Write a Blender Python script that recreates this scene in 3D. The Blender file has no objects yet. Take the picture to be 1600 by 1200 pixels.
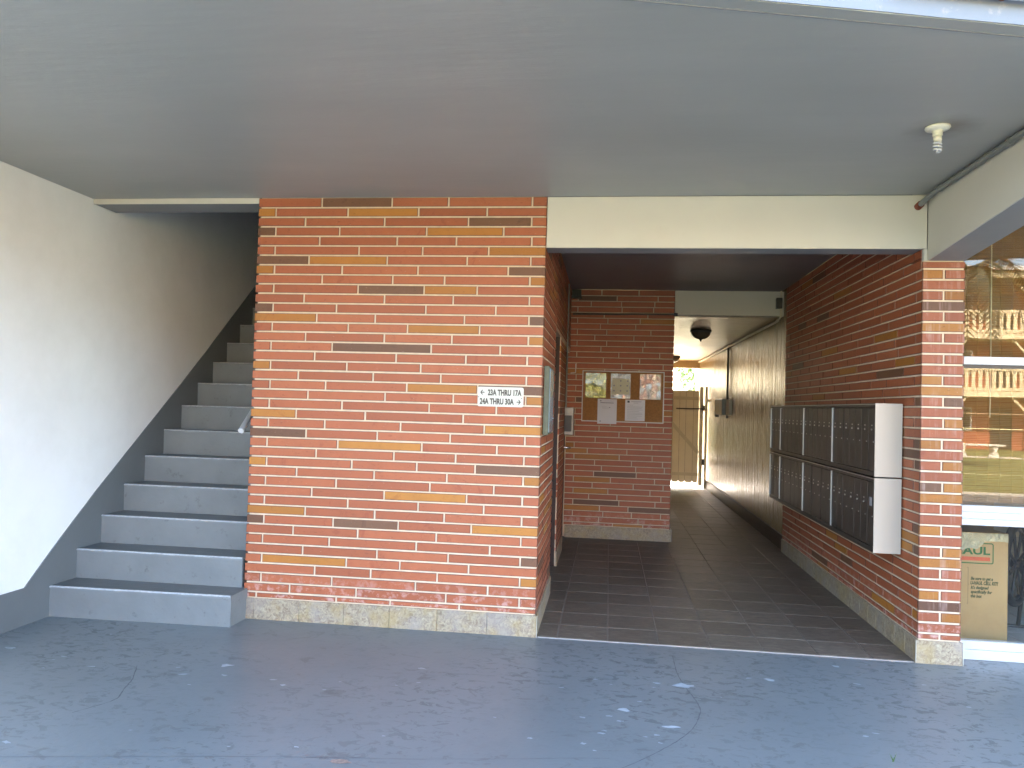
import bpy, bmesh, math, random
from mathutils import Vector, Matrix, noise
random.seed(7)
rnd = random.Random(11)
S = bpy.context.scene
COL = S.collection
PI = math.pi
R = math.radians

# ------------------------------------------------------------------ camera
cam_d = bpy.data.cameras.new('camera'); cam = bpy.data.objects.new('camera', cam_d); COL.objects.link(cam)
YAW, PITCH, ROLL = .1248, .0295, .0294
cy, sy, cp, sp = math.cos(YAW), math.sin(YAW), math.cos(PITCH), math.sin(PITCH)
fw = Vector((-sy*cp, cy*cp, sp)); rt = Vector((cy, sy, 0)); up = rt.cross(fw)
cr, sr = math.cos(ROLL), math.sin(ROLL)
r2 = rt*cr + up*sr; u2 = -rt*sr + up*cr
m = Matrix((r2, u2, -fw)).transposed().to_4x4(); m.translation = Vector((0, -4.8365, 1.43))
cam.matrix_world = m
cam_d.sensor_width = 36; cam_d.lens = 1205.52/1600*36; cam_d.clip_end = 600; cam_d.clip_start = .05
S.camera = cam
S.render.resolution_x = 1024; S.render.resolution_y = 768

# ------------------------------------------------------------------ world, sun, exposure
SUN_EL, SUN_AZ = 46, -20                 # azimuth measured from +Y towards +X
W = bpy.data.worlds.new('World'); S.world = W; W.use_nodes = True
nt = W.node_tree; bg = nt.nodes['Background']
sky = nt.nodes.new('ShaderNodeTexSky'); sky.sky_type = 'NISHITA'; sky.sun_disc = False
sky.sun_elevation = R(SUN_EL); sky.sun_rotation = R(SUN_AZ); sky.dust_density = 5; sky.air_density = 1.0; sky.ozone_density = .2
nt.links.new(sky.outputs[0], bg.inputs[0]); bg.inputs[1].default_value = .15
sd = bpy.data.lights.new('sun', 'SUN'); so = bpy.data.objects.new('sun', sd); COL.objects.link(so)
sd.energy = 3.8; sd.angle = R(.5); sd.color = (1, .90, .76)
dirv = Vector((math.sin(R(SUN_AZ))*math.cos(R(SUN_EL)), math.cos(R(SUN_AZ))*math.cos(R(SUN_EL)), math.sin(R(SUN_EL))))
so.rotation_euler = dirv.to_track_quat('Z', 'Y').to_euler(); so.location = dirv*30
vs = S.view_settings; vs.view_transform = 'Standard'; vs.look = 'None'; vs.gamma = 1; vs.exposure = 4.4
vs.use_curve_mapping = False
try:
    S.cycles.max_bounces = 10; S.cycles.diffuse_bounces = 7; S.cycles.glossy_bounces = 5
    S.cycles.transparent_max_bounces = 12; S.cycles.use_denoising = True
    S.cycles.sample_clamp_indirect = 6
except Exception: pass

# ------------------------------------------------------------------ materials
def newmat(name):
    m = bpy.data.materials.new(name); m.use_nodes = True
    return m, m.node_tree, m.node_tree.nodes['Principled BSDF']
def N(t, typ, **kw):
    n = t.nodes.new(typ)
    for k, v in kw.items():
        if hasattr(n, k): setattr(n, k, v)
    return n
def mapped(t, scale=(1,1,1)):
    g = N(t, 'ShaderNodeNewGeometry'); mp = N(t, 'ShaderNodeMapping'); mp.inputs['Scale'].default_value = scale
    t.links.new(g.outputs['Position'], mp.inputs['Vector']); return mp.outputs[0]
def noi(t, vec, scale, detail=4, rough=.55, dist=0):
    n = N(t, 'ShaderNodeTexNoise'); n.inputs['Scale'].default_value = scale; n.inputs['Detail'].default_value = detail
    n.inputs['Roughness'].default_value = rough; n.inputs['Distortion'].default_value = dist
    t.links.new(vec, n.inputs['Vector']); return n.outputs['Fac']
def ramp(t, fac, stops):
    r = N(t, 'ShaderNodeValToRGB'); e = r.color_ramp.elements
    while len(e) < len(stops): e.new(.5)
    for k, (p, c) in enumerate(stops):
        e[k].position = p; e[k].color = (c, c, c, 1) if not hasattr(c, '__len__') else (*c, 1)
    t.links.new(fac, r.inputs[0]); return r.outputs[0]
def mix(t, fac, a, b, mode='MIX'):
    n = N(t, 'ShaderNodeMix'); n.data_type = 'RGBA'; n.blend_type = mode
    for sock, v in ((n.inputs[0], fac), (n.inputs[6], a), (n.inputs[7], b)):
        if isinstance(v, (int, float)): sock.default_value = v
        elif isinstance(v, tuple): sock.default_value = (*v, 1)
        else: t.links.new(v, sock)
    return n.outputs[2]
def bump(t, bs, h, strength, dist=.01):
    b = N(t, 'ShaderNodeBump'); b.inputs['Strength'].default_value = strength; b.inputs['Distance'].default_value = dist
    t.links.new(h, b.inputs['Height']); t.links.new(b.outputs[0], bs.inputs['Normal'])
def simple(name, c, rough=.6, var=.12, scale=6, bs=.15, bscale=40, metal=0, stretch=(1,1,1), bdist=.004, spec=.5, grime=None):
    m, t, p = newmat(name)
    v = mapped(t, stretch)
    f = noi(t, v, scale)
    lo = tuple(x*(1-var) for x in c); hi = tuple(min(1, x*(1+var)) for x in c)
    col = ramp(t, f, [(.3, lo), (.7, hi)])
    if grime:
        g = ramp(t, noi(t, mapped(t), grime[1], 6, .7), [(grime[2], 0.), (grime[3], 1.)])
        mm = N(t, 'ShaderNodeMath'); mm.operation = 'MULTIPLY'; mm.inputs[1].default_value = grime[4]
        t.links.new(g, mm.inputs[0]); col = mix(t, mm.outputs[0], col, grime[0])
    t.links.new(col, p.inputs['Base Color'])
    p.inputs['Roughness'].default_value = rough; p.inputs['Metallic'].default_value = metal
    p.inputs['Specular IOR Level'].default_value = spec
    if bs: bump(t, p, noi(t, v, bscale, 5), bs, bdist)
    return m
def brickmat(name, c, spread=.16, streak=0, smear=False):
    m, t, p = newmat(name)
    g = N(t, 'ShaderNodeNewGeometry'); oi = N(t, 'ShaderNodeObjectInfo')
    add = N(t, 'ShaderNodeMath'); add.operation = 'ADD'; t.links.new(g.outputs['Random Per Island'], add.inputs[0]); t.links.new(oi.outputs['Random'], add.inputs[1])
    fr = N(t, 'ShaderNodeMath'); fr.operation = 'FRACT'; t.links.new(add.outputs[0], fr.inputs[0])
    lo = tuple(x*(1-spread) for x in c); hi = (c[0]*(1+spread*.5), c[1]*(1+spread*.9), c[2]*(1+spread*.9))
    col = ramp(t, fr.outputs[0], [(0, lo), (.5, c), (1, hi)])
    v = mapped(t)
    col = mix(t, ramp(t, noi(t, v, 9, 5, .6), [(.35, .0), (.75, .35)]), col, tuple(x*.72 for x in c))
    # fine dark pits and rubbed marks
    col = mix(t, ramp(t, noi(t, mapped(t, (1, 1, 2.5)), 30, 4, .75), [(.58, .0), (.70, .6)]), col, tuple(x*.5 for x in c))
    col = mix(t, ramp(t, noi(t, mapped(t, (1, 1, .6)), 5, 6, .7, 1.5), [(.60, .0), (.66, .38)]), col, (c[0]*.62, c[1]*.45, c[2]*.5))
    col = mix(t, ramp(t, noi(t, mapped(t, (1, 1, 3)), 70, 2, .6), [(.7, .0), (.8, .5)]), col, (.55, .42, .36))
    if smear:
        sepz = N(t, 'ShaderNodeSeparateXYZ'); gg = N(t, 'ShaderNodeNewGeometry'); t.links.new(gg.outputs['Position'], sepz.inputs[0])
        zr = ramp(t, sepz.outputs[2], [(.13, .62), (.33, .0)])
        sm = N(t, 'ShaderNodeMath'); sm.operation = 'MULTIPLY'; t.links.new(zr, sm.inputs[0])
        t.links.new(ramp(t, noi(t, v, 14, 5, .7), [(.5, .0), (.62, 1.)]), sm.inputs[1])
        col = mix(t, sm.outputs[0], col, (.62, .42, .38))
    if streak:
        s = ramp(t, noi(t, mapped(t, (1, 1, .07)), 34, 3, .6), [(.5, .0), (.66, streak)])
        s2 = ramp(t, noi(t, v, 7, 3, .6), [(.4, .1), (.6, 1.)])
        mm = N(t, 'ShaderNodeMath'); mm.operation = 'MULTIPLY'; t.links.new(s, mm.inputs[0]); t.links.new(s2, mm.inputs[1])
        col = mix(t, mm.outputs[0], col, (.5, .36, .32))
    t.links.new(col, p.inputs['Base Color'])
    p.inputs['Roughness'].default_value = .55; p.inputs['Specular IOR Level'].default_value = .4
    bump(t, p, noi(t, mapped(t, (1, 1, 2)), 90, 5), .35, .003)
    return m
M = {}
RED = (.355, .100, .041); ORG = (.39, .148, .025); DRK = (.155, .068, .034)
M['R'] = brickmat('red_brick', RED, smear=True); M['O'] = brickmat('orange_brick', ORG); M['D'] = brickmat('dark_brick', DRK)
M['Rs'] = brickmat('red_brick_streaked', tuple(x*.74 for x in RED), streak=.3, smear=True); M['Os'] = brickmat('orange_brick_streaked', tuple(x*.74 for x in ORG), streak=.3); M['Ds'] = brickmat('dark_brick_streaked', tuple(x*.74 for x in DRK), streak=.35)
M['mortar'] = simple('mortar', (.565, .44, .31), .9, .10, 20, .4, 150)
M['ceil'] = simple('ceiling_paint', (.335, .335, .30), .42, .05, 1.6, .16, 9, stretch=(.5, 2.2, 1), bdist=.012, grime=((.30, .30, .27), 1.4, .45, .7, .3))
def halo(m):
    t = m.node_tree; p = t.nodes['Principled BSDF']; src = p.inputs['Base Color'].links[0].from_socket
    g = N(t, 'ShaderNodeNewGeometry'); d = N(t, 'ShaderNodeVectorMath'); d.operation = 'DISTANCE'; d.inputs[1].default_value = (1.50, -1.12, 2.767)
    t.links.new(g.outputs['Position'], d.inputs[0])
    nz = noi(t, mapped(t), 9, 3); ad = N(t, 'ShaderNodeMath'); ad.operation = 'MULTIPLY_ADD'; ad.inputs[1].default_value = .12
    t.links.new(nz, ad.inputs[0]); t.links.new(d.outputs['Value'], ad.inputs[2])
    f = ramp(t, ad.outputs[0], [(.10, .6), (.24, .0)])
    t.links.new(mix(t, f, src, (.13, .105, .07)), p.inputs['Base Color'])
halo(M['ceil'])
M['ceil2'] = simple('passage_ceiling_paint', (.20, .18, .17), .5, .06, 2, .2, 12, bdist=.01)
M['white'] = simple('white_wall_paint', (.86, .85, .82), .5, .03, 1.5, .22, 3.5, bdist=.02, grime=((.66, .65, .60), 1.3, .42, .75, .4))
M['cream'] = simple('cream_beam_paint', (.53, .50, .425), .55, .03, 2, .15, 12, grime=((.45, .42, .33), 5, .62, .8, .4))
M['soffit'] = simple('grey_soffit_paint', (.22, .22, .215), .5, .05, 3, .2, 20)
M['stair'] = simple('grey_stair_paint', (.170, .184, .186), .38, .07, 5, .3, 28, bdist=.006, grime=((.09, .095, .092), 13, .60, .68, .6))
M['tread'] = simple('shaded_stair_paint', (.098, .106, .108), .42, .12, 8, .3, 28, bdist=.006, grime=((.07, .07, .07), 9, .5, .7, .6))  # stair grey darkened to put the treads' shade into the colour; grime is scuffs
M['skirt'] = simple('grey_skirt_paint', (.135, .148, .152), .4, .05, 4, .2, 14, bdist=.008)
M['edge'] = simple('worn_edge_paint', (.36, .38, .39), .5, .2, 60, .3, 60)
M['plaster'] = None
M['trav'] = None
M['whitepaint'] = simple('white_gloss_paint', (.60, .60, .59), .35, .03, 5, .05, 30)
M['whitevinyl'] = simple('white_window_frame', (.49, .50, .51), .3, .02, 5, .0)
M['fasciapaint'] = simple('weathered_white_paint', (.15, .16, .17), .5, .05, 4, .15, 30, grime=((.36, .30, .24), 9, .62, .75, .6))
M['black'] = simple('black_plastic', (.012, .012, .012), .35, .1, 10, .0)
M['rubber'] = simple('black_rubber', (.015, .015, .014), .6, .1, 10, .2)
M['bronze'] = simple('dark_bronze_metal', (.055, .048, .04), .45, .12, 12, .1, 60, metal=.4)
M['door_mail'] = simple('mailbox_door_metal', (.05, .043, .036), .42, .12, 9, .1, 60, metal=.3)
M['alu'] = simple('brushed_aluminium', (.55, .53, .5), .35, .08, 20, .0, metal=.7)
M['champ'] = simple('champagne_panel', (.43, .37, .30), .45, .05, 3, .08, 30, metal=.15, stretch=(1, 1, .2))
M['conduit'] = simple('grey_conduit', (.16, .165, .15), .5, .1, 20, .1)
M['conduit_w'] = simple('painted_conduit', (.55, .48, .36), .5, .1, 20, .1)
M['rust'] = simple('rust', (.20, .055, .03), .9, .3, 40, .4)
M['chrome'] = simple('chrome', (.7, .7, .7), .2, .02, 5, .0, metal=1)
M['galv'] = simple('galvanised_rail', (.42, .43, .43), .4, .1, 12, .1, metal=.5)
M['steel_dark'] = simple('dark_door_paint', (.03, .014, .011), .5, .2, 5, .1)
M['boxgrey'] = simple('grey_metal_box', (.22, .21, .19), .35, .1, 8, .1, metal=.5)
M['panelgreen'] = simple('olive_panel_side', (.10, .105, .06), .5, .2, 25, .1)
M['panelblue'] = simple('glazed_panel_door', (.16, .20, .21), .2, .15, 8, .0)
M['cork'] = simple('cork_board', (.30, .14, .045), .9, .16, 60, .4, 160)
M['paper'] = simple('white_paper', (.66, .64, .66), .7, .04, 3, .1, 8)
M['paper2'] = simple('cream_paper', (.60, .57, .40), .7, .05, 3, .1, 8)
M['ink'] = simple('dark_ink', (.05, .05, .06), .7, .1, 9, .0)
M['inkgrey'] = simple('grey_ink', (.30, .29, .30), .7, .1, 9, .0)
M['signwhite'] = simple('sign_white', (.54, .51, .43), .45, .03, 6, .0)
M['signink'] = simple('sign_brown_ink', (.07, .055, .04), .6, .15, 80, .0)
M['card'] = simple('cardboard', (.42, .27, .12), .8, .07, 5, .15, 30, grime=((.33, .20, .09), 4, .5, .7, .4))
M['green_ink'] = simple('green_print', (.03, .12, .03), .7, .1, 30, .0)
M['orange_ink'] = simple('orange_print', (.55, .10, .04), .7, .1, 30, .0)
M['brown_ink'] = simple('dark_green_print', (.06, .07, .02), .7, .1, 30, .0)
M['cfl'] = simple('cream_plastic', (.72, .68, .52), .4, .04, 9, .0)
M['lightglass'] = simple('smoked_bowl_glass', (.10, .075, .055), .25, .2, 9, .0)
M['gate'] = simple('gate_tan_paint', (.52, .47, .37), .6, .06, 4, .2, 30)
M['gate2'] = simple('gate_tan_shaded', (.40, .36, .28), .6, .06, 4, .2, 30)  # gate tan darkened to paint in the shadow of rails and brace
M['chip'] = simple('white_filler_patch', (.31, .345, .37), .6, .15, 30, .3, 60)
M['crack'] = simple('dark_crack_filler', (.085, .095, .105), .6, .2, 20, .0)
M['spill'] = simple('rust_spill', (.22, .155, .125), .8, .3, 60, .3)
M['grey_tile'] = simple('grey_room_tile', (.34, .35, .36), .35, .06, 3, .1)
M['siding'] = simple('tan_siding', (.50, .43, .31), .6, .08, 3, .2)
M['room'] = simple('room_wall', (.42, .36, .27), .8, .05, 3, .1)
M['bamboo'] = None
M['ochre'] = simple('opposite_brick', (.26, .075, .04), .8, .15, 5, .3)
M['stucco'] = simple('opposite_cream', (.78, .70, .52), .8, .05, 3, .2)
M['rail_cream'] = simple('balustrade_cream', (.50, .42, .28), .6, .05, 3, .1)
M['darkglass'] = simple('dark_window', (.02, .022, .025), .1, .2, 2, .0)
M['bark'] = simple('tree_bark', (.13, .09, .06), .9, .3, 12, .8, 30)
M['palmtrunk'] = simple('palm_trunk', (.16, .13, .10), .9, .3, 12, .8, 30)
M['leaf'] = simple('tree_leaves', (.045, .095, .016), .5, .5, 3, .0)
M['frond'] = simple('palm_frond', (.018, .024, .008), .5, .3, 6, .0)
M['concrete'] = simple('pale_concrete', (.36, .335, .29), .8, .12, 3, .3, 30)
M['cordtan'] = simple('blind_cord', (.30, .20, .08), .8, .1, 20, .0)
M['yard'] = simple('warm_yard_concrete', (.27, .235, .18), .8, .12, 3, .3, 30)
M['roof'] = simple('roof_tile', (.35, .33, .30), .8, .1, 3, .3)
M['stone'] = simple('cast_stone', (.45, .43, .38), .8, .08, 8, .3)

# floor paint: blue grey with worn darker scabs and fine scratches
def floor_mat():
    m, t, p = newmat('blue_grey_floor_paint')
    v = mapped(t)
    base = ramp(t, noi(t, v, .9, 4, .5), [(.3, (.124, .141, .145)), (.7, (.158, .175, .179))])
    scab = ramp(t, noi(t, mapped(t, (1, 1.6, 1)), 13, 7, .66, .9), [(.545, .0), (.575, 1.)])
    zone = ramp(t, noi(t, v, .8, 2, .5), [(.42, .1), (.60, .85)])
    mm = N(t, 'ShaderNodeMath'); mm.operation = 'MULTIPLY'; t.links.new(scab, mm.inputs[0]); t.links.new(zone, mm.inputs[1])
    mk = N(t, 'ShaderNodeMath'); mk.operation = 'MULTIPLY'; mk.inputs[1].default_value = .62; t.links.new(mm.outputs[0], mk.inputs[0])
    col = mix(t, mk.outputs[0], base, (.076, .081, .081))
    big = ramp(t, noi(t, mapped(t, (1, 1.5, 1)), 5.5, 8, .7, 1.2), [(.60, .0), (.615, .6)])
    col = mix(t, big, col, (.085, .091, .092))
    fine = ramp(t, noi(t, mapped(t, (1, 3, 1)), 34, 5, .7), [(.60, .0), (.66, .6)])
    col = mix(t, fine, col, (.11, .115, .122))
    pale = ramp(t, noi(t, mapped(t, (1, 2.2, 1)), 24, 5, .7), [(.69, .0), (.72, .7)])
    col = mix(t, pale, col, (.26, .29, .32))
    t.links.new(col, p.inputs['Base Color'])
    rg = ramp(t, mm.outputs[0], [(0, .36), (1, .58)])
    r3 = mix(t, ramp(t, noi(t, v, 3, 4), [(.3, .0), (.7, .5)]), rg, (.45, .45, .45))
    t.links.new(r3, p.inputs['Roughness'])
    h = mix(t, .5, noi(t, v, 30, 4), mm.outputs[0], 'SUBTRACT')
    bump(t, p, h, .22, .004)
    return m
M['floor'] = floor_mat()
def tile_mat(name, a, b, c, grain=(1, 4, 1)):
    m, t, p = newmat(name)
    oi = N(t, 'ShaderNodeObjectInfo')
    v = mapped(t, grain)
    n1 = noi(t, v, 9, 7, .72, 1.4)
    col = ramp(t, n1, [(.3, a), (.52, b), (.72, c)])
    col = mix(t, ramp(t, oi.outputs['Random'], [(0, .0), (1, .4)]), col, a)
    vein = ramp(t, noi(t, mapped(t, grain), 15, 5, .7, 1.5), [(.62, .0), (.70, .5)])
    col = mix(t, vein, col, tuple(x*1.7 for x in c))
    t.links.new(col, p.inputs['Base Color']); p.inputs['Roughness'].default_value = .5
    bump(t, p, n1, .4, .004)
    return m
M['slate'] = tile_mat('slate_floor_tile', (.062, .047, .033), (.135, .106, .079), (.24, .197, .147))
M['grout'] = simple('tile_grout', (.22, .195, .165), .8, .1, 20, .2)
def trav_mat():
    m, t, p = newmat('mottled_travertine')
    v = mapped(t)
    f = noi(t, v, 38, 7, .72, 1.1)
    col = ramp(t, f, [(.3, (.13, .09, .055)), (.45, (.25, .195, .135)), (.58, (.35, .29, .19)), (.7, (.46, .40, .29))])
    y = ramp(t, noi(t, v, 7, 3), [(.5, .0), (.65, .5)])
    col = mix(t, y, col, (.33, .235, .09))
    g = ramp(t, noi(t, v, 4, 3), [(.5, .0), (.62, .55)])
    col = mix(t, g, col, (.27, .235, .205))
    t.links.new(col, p.inputs['Base Color']); p.inputs['Roughness'].default_value = .55
    bump(t, p, f, .5, .006); return m
M['trav'] = trav_mat()
def plaster_mat(name, vert):
    # glossy paint brushed on in strokes
    m, t, p = newmat(name)
    v = mapped(t, (1, 1, .09) if vert else (.35, 1.6, 1))
    f = noi(t, v, 11 if vert else 5, 6, .62, .6)
    col = ramp(t, noi(t, mapped(t), 1.5), [(.3, (.28, .19, .09)), (.7, (.35, .25, .125))])
    t.links.new(col, p.inputs['Base Color']); p.inputs['Roughness'].default_value = .2 if vert else .28
    big = noi(t, mapped(t), 2.5, 2)
    h = mix(t, .25, f, big)
    bump(t, p, h, .8, .03); return m
M['plaster'] = plaster_mat('glossy_cream_plaster', True); M['plaster_ceiling'] = plaster_mat('glossy_cream_ceiling', False)
def bamboo_mat():
    m, t, p = newmat('bamboo_blind')
    col = ramp(t, noi(t, mapped(t, (.6, 1, 60)), 4, 3), [(.3, (.17, .085, .02)), (.7, (.32, .18, .05))])
    t.links.new(col, p.inputs['Base Color']); p.inputs['Roughness'].default_value = .6
    return m
M['bamboo'] = bamboo_mat()
def foil_mat(name, c):
    m, t, p = newmat(name)
    p.inputs['Base Color'].default_value = (*c, 1); p.inputs['Roughness'].default_value = .12
    p.inputs['Specular IOR Level'].default_value = 1.0; p.inputs['Coat Weight'].default_value = 1
    p.inputs['Metallic'].default_value = .35
    f = noi(t, mapped(t, (1, 1, .7)), 11, 5, .6, 2.5)
    bump(t, p, f, 1.0, .035); return m
M['foil_y'] = foil_mat('crinkled_sleeve_yellow', (.62, .62, .12)); M['foil_w'] = foil_mat('crinkled_sleeve_clear', (.62, .57, .52))
M['tape'] = foil_mat('packing_tape', (.66, .60, .38))
def glass_mat(name, ior, tint=(1, 1, 1)):
    m, t, p = newmat(name); t.nodes.remove(p)
    out = t.nodes['Material Output']
    fr = N(t, 'ShaderNodeFresnel'); fr.inputs['IOR'].default_value = ior
    tr = N(t, 'ShaderNodeBsdfTransparent'); tr.inputs[0].default_value = (*tint, 1)
    gl = N(t, 'ShaderNodeBsdfGlossy'); gl.inputs['Roughness'].default_value = .0
    mx = N(t, 'ShaderNodeMixShader')
    t.links.new(fr.outputs[0], mx.inputs[0]); t.links.new(tr.outputs[0], mx.inputs[1]); t.links.new(gl.outputs[0], mx.inputs[2])
    # gentle waviness of old sheet glass
    b = N(t, 'ShaderNodeBump'); b.inputs['Strength'].default_value = .012; b.inputs['Distance'].default_value = .01
    t.links.new(noi(t, mapped(t), 2.2, 1), b.inputs['Height']); t.links.new(b.outputs[0], gl.inputs['Normal'])
    t.links.new(mx.outputs[0], out.inputs[0]); return m
M['glass'] = glass_mat('window_glass', 1.5, (.86, .84, .78)); M['glass_low'] = glass_mat('clear_glass', 1.3, (.93, .94, .92))
def grass_mat():
    m, t, p = newmat('lawn')
    col = ramp(t, noi(t, mapped(t), 3, 8, .75), [(.3, (.065, .08, .02)), (.5, (.11, .12, .033)), (.7, (.17, .16, .055))])
    t.links.new(col, p.inputs['Base Color']); p.inputs['Roughness'].default_value = .9
    bump(t, p, noi(t, mapped(t), 40, 4), .8, .03); return m
M['grass'] = grass_mat()

# ------------------------------------------------------------------ mesh helpers
class MB:
    def __init__(s): s.v = []; s.f = []; s.sm = []
    def add(s, vs, fs, smooth=False):
        o = len(s.v); s.v += [tuple(v) for v in vs]; s.f += [tuple(i+o for i in f) for f in fs]; s.sm += [smooth]*len(fs); return s
    def box(s, x0, x1, y0, y1, z0, z1):
        return s.add([(x0,y0,z0),(x1,y0,z0),(x1,y1,z0),(x0,y1,z0),(x0,y0,z1),(x1,y0,z1),(x1,y1,z1),(x0,y1,z1)],
                     [(0,3,2,1),(4,5,6,7),(0,1,5,4),(1,2,6,5),(2,3,7,6),(3,0,4,7)])
    def prism(s, pts, axis, a, b):
        # pts: 2D outline in the two other axes, extruded from a to b along axis
        n = len(pts)
        def P(u, v, w): return {0:(w,u,v), 1:(u,w,v), 2:(u,v,w)}[axis]
        vs = [P(u, v, a) for u, v in pts] + [P(u, v, b) for u, v in pts]
        return s.add(vs, [tuple(range(n)), tuple(range(2*n-1, n-1, -1))] + [(i, (i+1) % n, (i+1) % n+n, i+n) for i in range(n)])
    def tube(s, pts, r, n=10, caps=True, r1=None):
        pts = [Vector(p) for p in pts]; k = len(pts); rings = []
        prev = None
        for i, p in enumerate(pts):
            d = (pts[min(i+1, k-1)]-pts[max(i-1, 0)]).normalized()
            if prev is None:
                a = Vector((0,0,1)) if abs(d.z) < .9 else Vector((1,0,0))
                u = d.cross(a).normalized()
            else: u = (prev - d*prev.dot(d)).normalized()
            prev = u; w = d.cross(u)
            rr = r if r1 is None else r+(r1-r)*i/(k-1)
            rings.append([p+(u*math.cos(2*PI*j/n)+w*math.sin(2*PI*j/n))*rr for j in range(n)])
        vs = [q for ring in rings for q in ring]; fs = []
        for i in range(k-1):
            for j in range(n): fs.append((i*n+j, i*n+(j+1) % n, (i+1)*n+(j+1) % n, (i+1)*n+j))
        s.add(vs, fs, True)
        if caps: s.add(rings[0], [tuple(range(n-1, -1, -1))]); s.add(rings[-1], [tuple(range(n))])
        return s
    def lathe(s, cx, cy_, prof, n=20):
        vs = []; fs = []
        for r_, z in prof:
            for j in range(n): vs.append((cx+r_*math.cos(2*PI*j/n), cy_+r_*math.sin(2*PI*j/n), z))
        for i in range(len(prof)-1):
            for j in range(n): fs.append((i*n+j, i*n+(j+1) % n, (i+1)*n+(j+1) % n, (i+1)*n+j))
        return s.add(vs, fs, True)
    def build(s, name, mat, parent=None, bevel=0, kind=None, label=None, cat=None, group=None, recenter=True):
        me = bpy.data.meshes.new(name)
        c = Vector((0,0,0))
        if recenter and s.v:
            lo = [min(v[i] for v in s.v) for i in range(3)]; hi = [max(v[i] for v in s.v) for i in range(3)]
            c = Vector(((lo[0]+hi[0])/2, (lo[1]+hi[1])/2, lo[2]))
        me.from_pydata([tuple(Vector(v)-c) for v in s.v], [], s.f)
        me.polygons.foreach_set('use_smooth', s.sm)
        bm = bmesh.new(); bm.from_mesh(me); bmesh.ops.recalc_face_normals(bm, faces=bm.faces)
        if bevel:
            bmesh.ops.bevel(bm, geom=[e for e in bm.edges if e.calc_face_angle(0) > .5], offset=bevel, segments=1 if bevel < .004 else 2, affect='EDGES', profile=.5)
        bm.to_mesh(me); bm.free()
        me.materials.append(M[mat] if isinstance(mat, str) else mat)
        o = bpy.data.objects.new(name, me); COL.objects.link(o)
        if parent:
            o.parent = parent; pw = Vector(parent['_w']) if '_w' in parent else Vector((0,0,0)); o.location = c-pw
        else: o.location = c
        o['_w'] = list(c)
        tag(o, label, cat, group, kind); return o
def tag(o, label=None, cat=None, group=None, kind=None):
    for k, v in (('label', label), ('category', cat), ('group', group), ('kind', kind)):
        if v: o[k] = v
    return o
def thing(name, loc, label, cat, group=None):
    o = bpy.data.objects.new(name, None); COL.objects.link(o); o.location = loc; o['_w'] = list(loc); o.empty_display_size = .1
    return tag(o, label, cat, group)
def B(name, mat, parent, *b, bevel=0, **kw): return MB().box(*b).build(name, mat, parent, bevel, **kw)
def struct(name, mat, mb, bevel=0): return mb.build(name, mat, None, bevel, kind='structure')
def text_mb(txt, size, sx=1.0, bold=0.0, depth=.0008, shear=0):
    cu = bpy.data.curves.new('t', 'FONT'); cu.body = txt; cu.size = size; cu.extrude = depth; cu.offset = bold; cu.shear = shear; cu.resolution_u = 3
    ob = bpy.data.objects.new('t', cu); me = bpy.data.meshes.new_from_object(ob)
    vs = [Vector((v.co.x*sx, v.co.y, v.co.z)) for v in me.vertices]; fs = [tuple(p.vertices) for p in me.polygons]
    bpy.data.objects.remove(ob); bpy.data.curves.remove(cu); bpy.data.meshes.remove(me)
    return vs, fs
def text_on_front(mb, txt, x, z, yf, size, sx=1.0, bold=0, shear=0, width=None):
    vs, fs = text_mb(txt, size, sx, bold, .0006, shear)
    w = max(v.x for v in vs)-min(v.x for v in vs); x0 = min(v.x for v in vs)
    k = (width/w) if width else 1
    mb.add([(x+(v.x-x0)*k, yf-v.z-.0006, z+v.y) for v in vs], fs)

# ------------------------------------------------------------------ main dimensions (metres)
XL, XA, XB, XC, XP = -3.531, -2.329, -.42, 1.841, 2.07
ZT, ZLIN, PITCHZ, ZM0 = 2.767, 2.442, .063125, .175       # ceiling, lintel soffit, course height, lowest full mortar joint
YN, XN, XN2, YB = 3.81, .702, -.43, 3.56
JT = .0108                                                 # joint thickness
def slab_y(x): return -2.31+.248*(x-.4)                   # the slab edge runs slightly askew to the facade

# ================================================================== SETTING
g = MB(); n = 24; L = 150
struct('ground', 'grass', MB().box(-L, L, -L, L, -.30, -.03))
struct('bounce_walk', 'concrete', MB().box(-30, 40, -11.5, -6.4, -.2, -.012))  # unseen pale paving added to bounce daylight into the entry
f = MB(); f.prism([(-9, -6.4), (9.5, -6.4), (9.5, .16), (2.1, .16), (2.1, 0), (-3.7, 0), (-3.7, .3), (-9, .3)], 2, -.25, 0)
floor = struct('painted_floor', 'floor', f)
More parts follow.
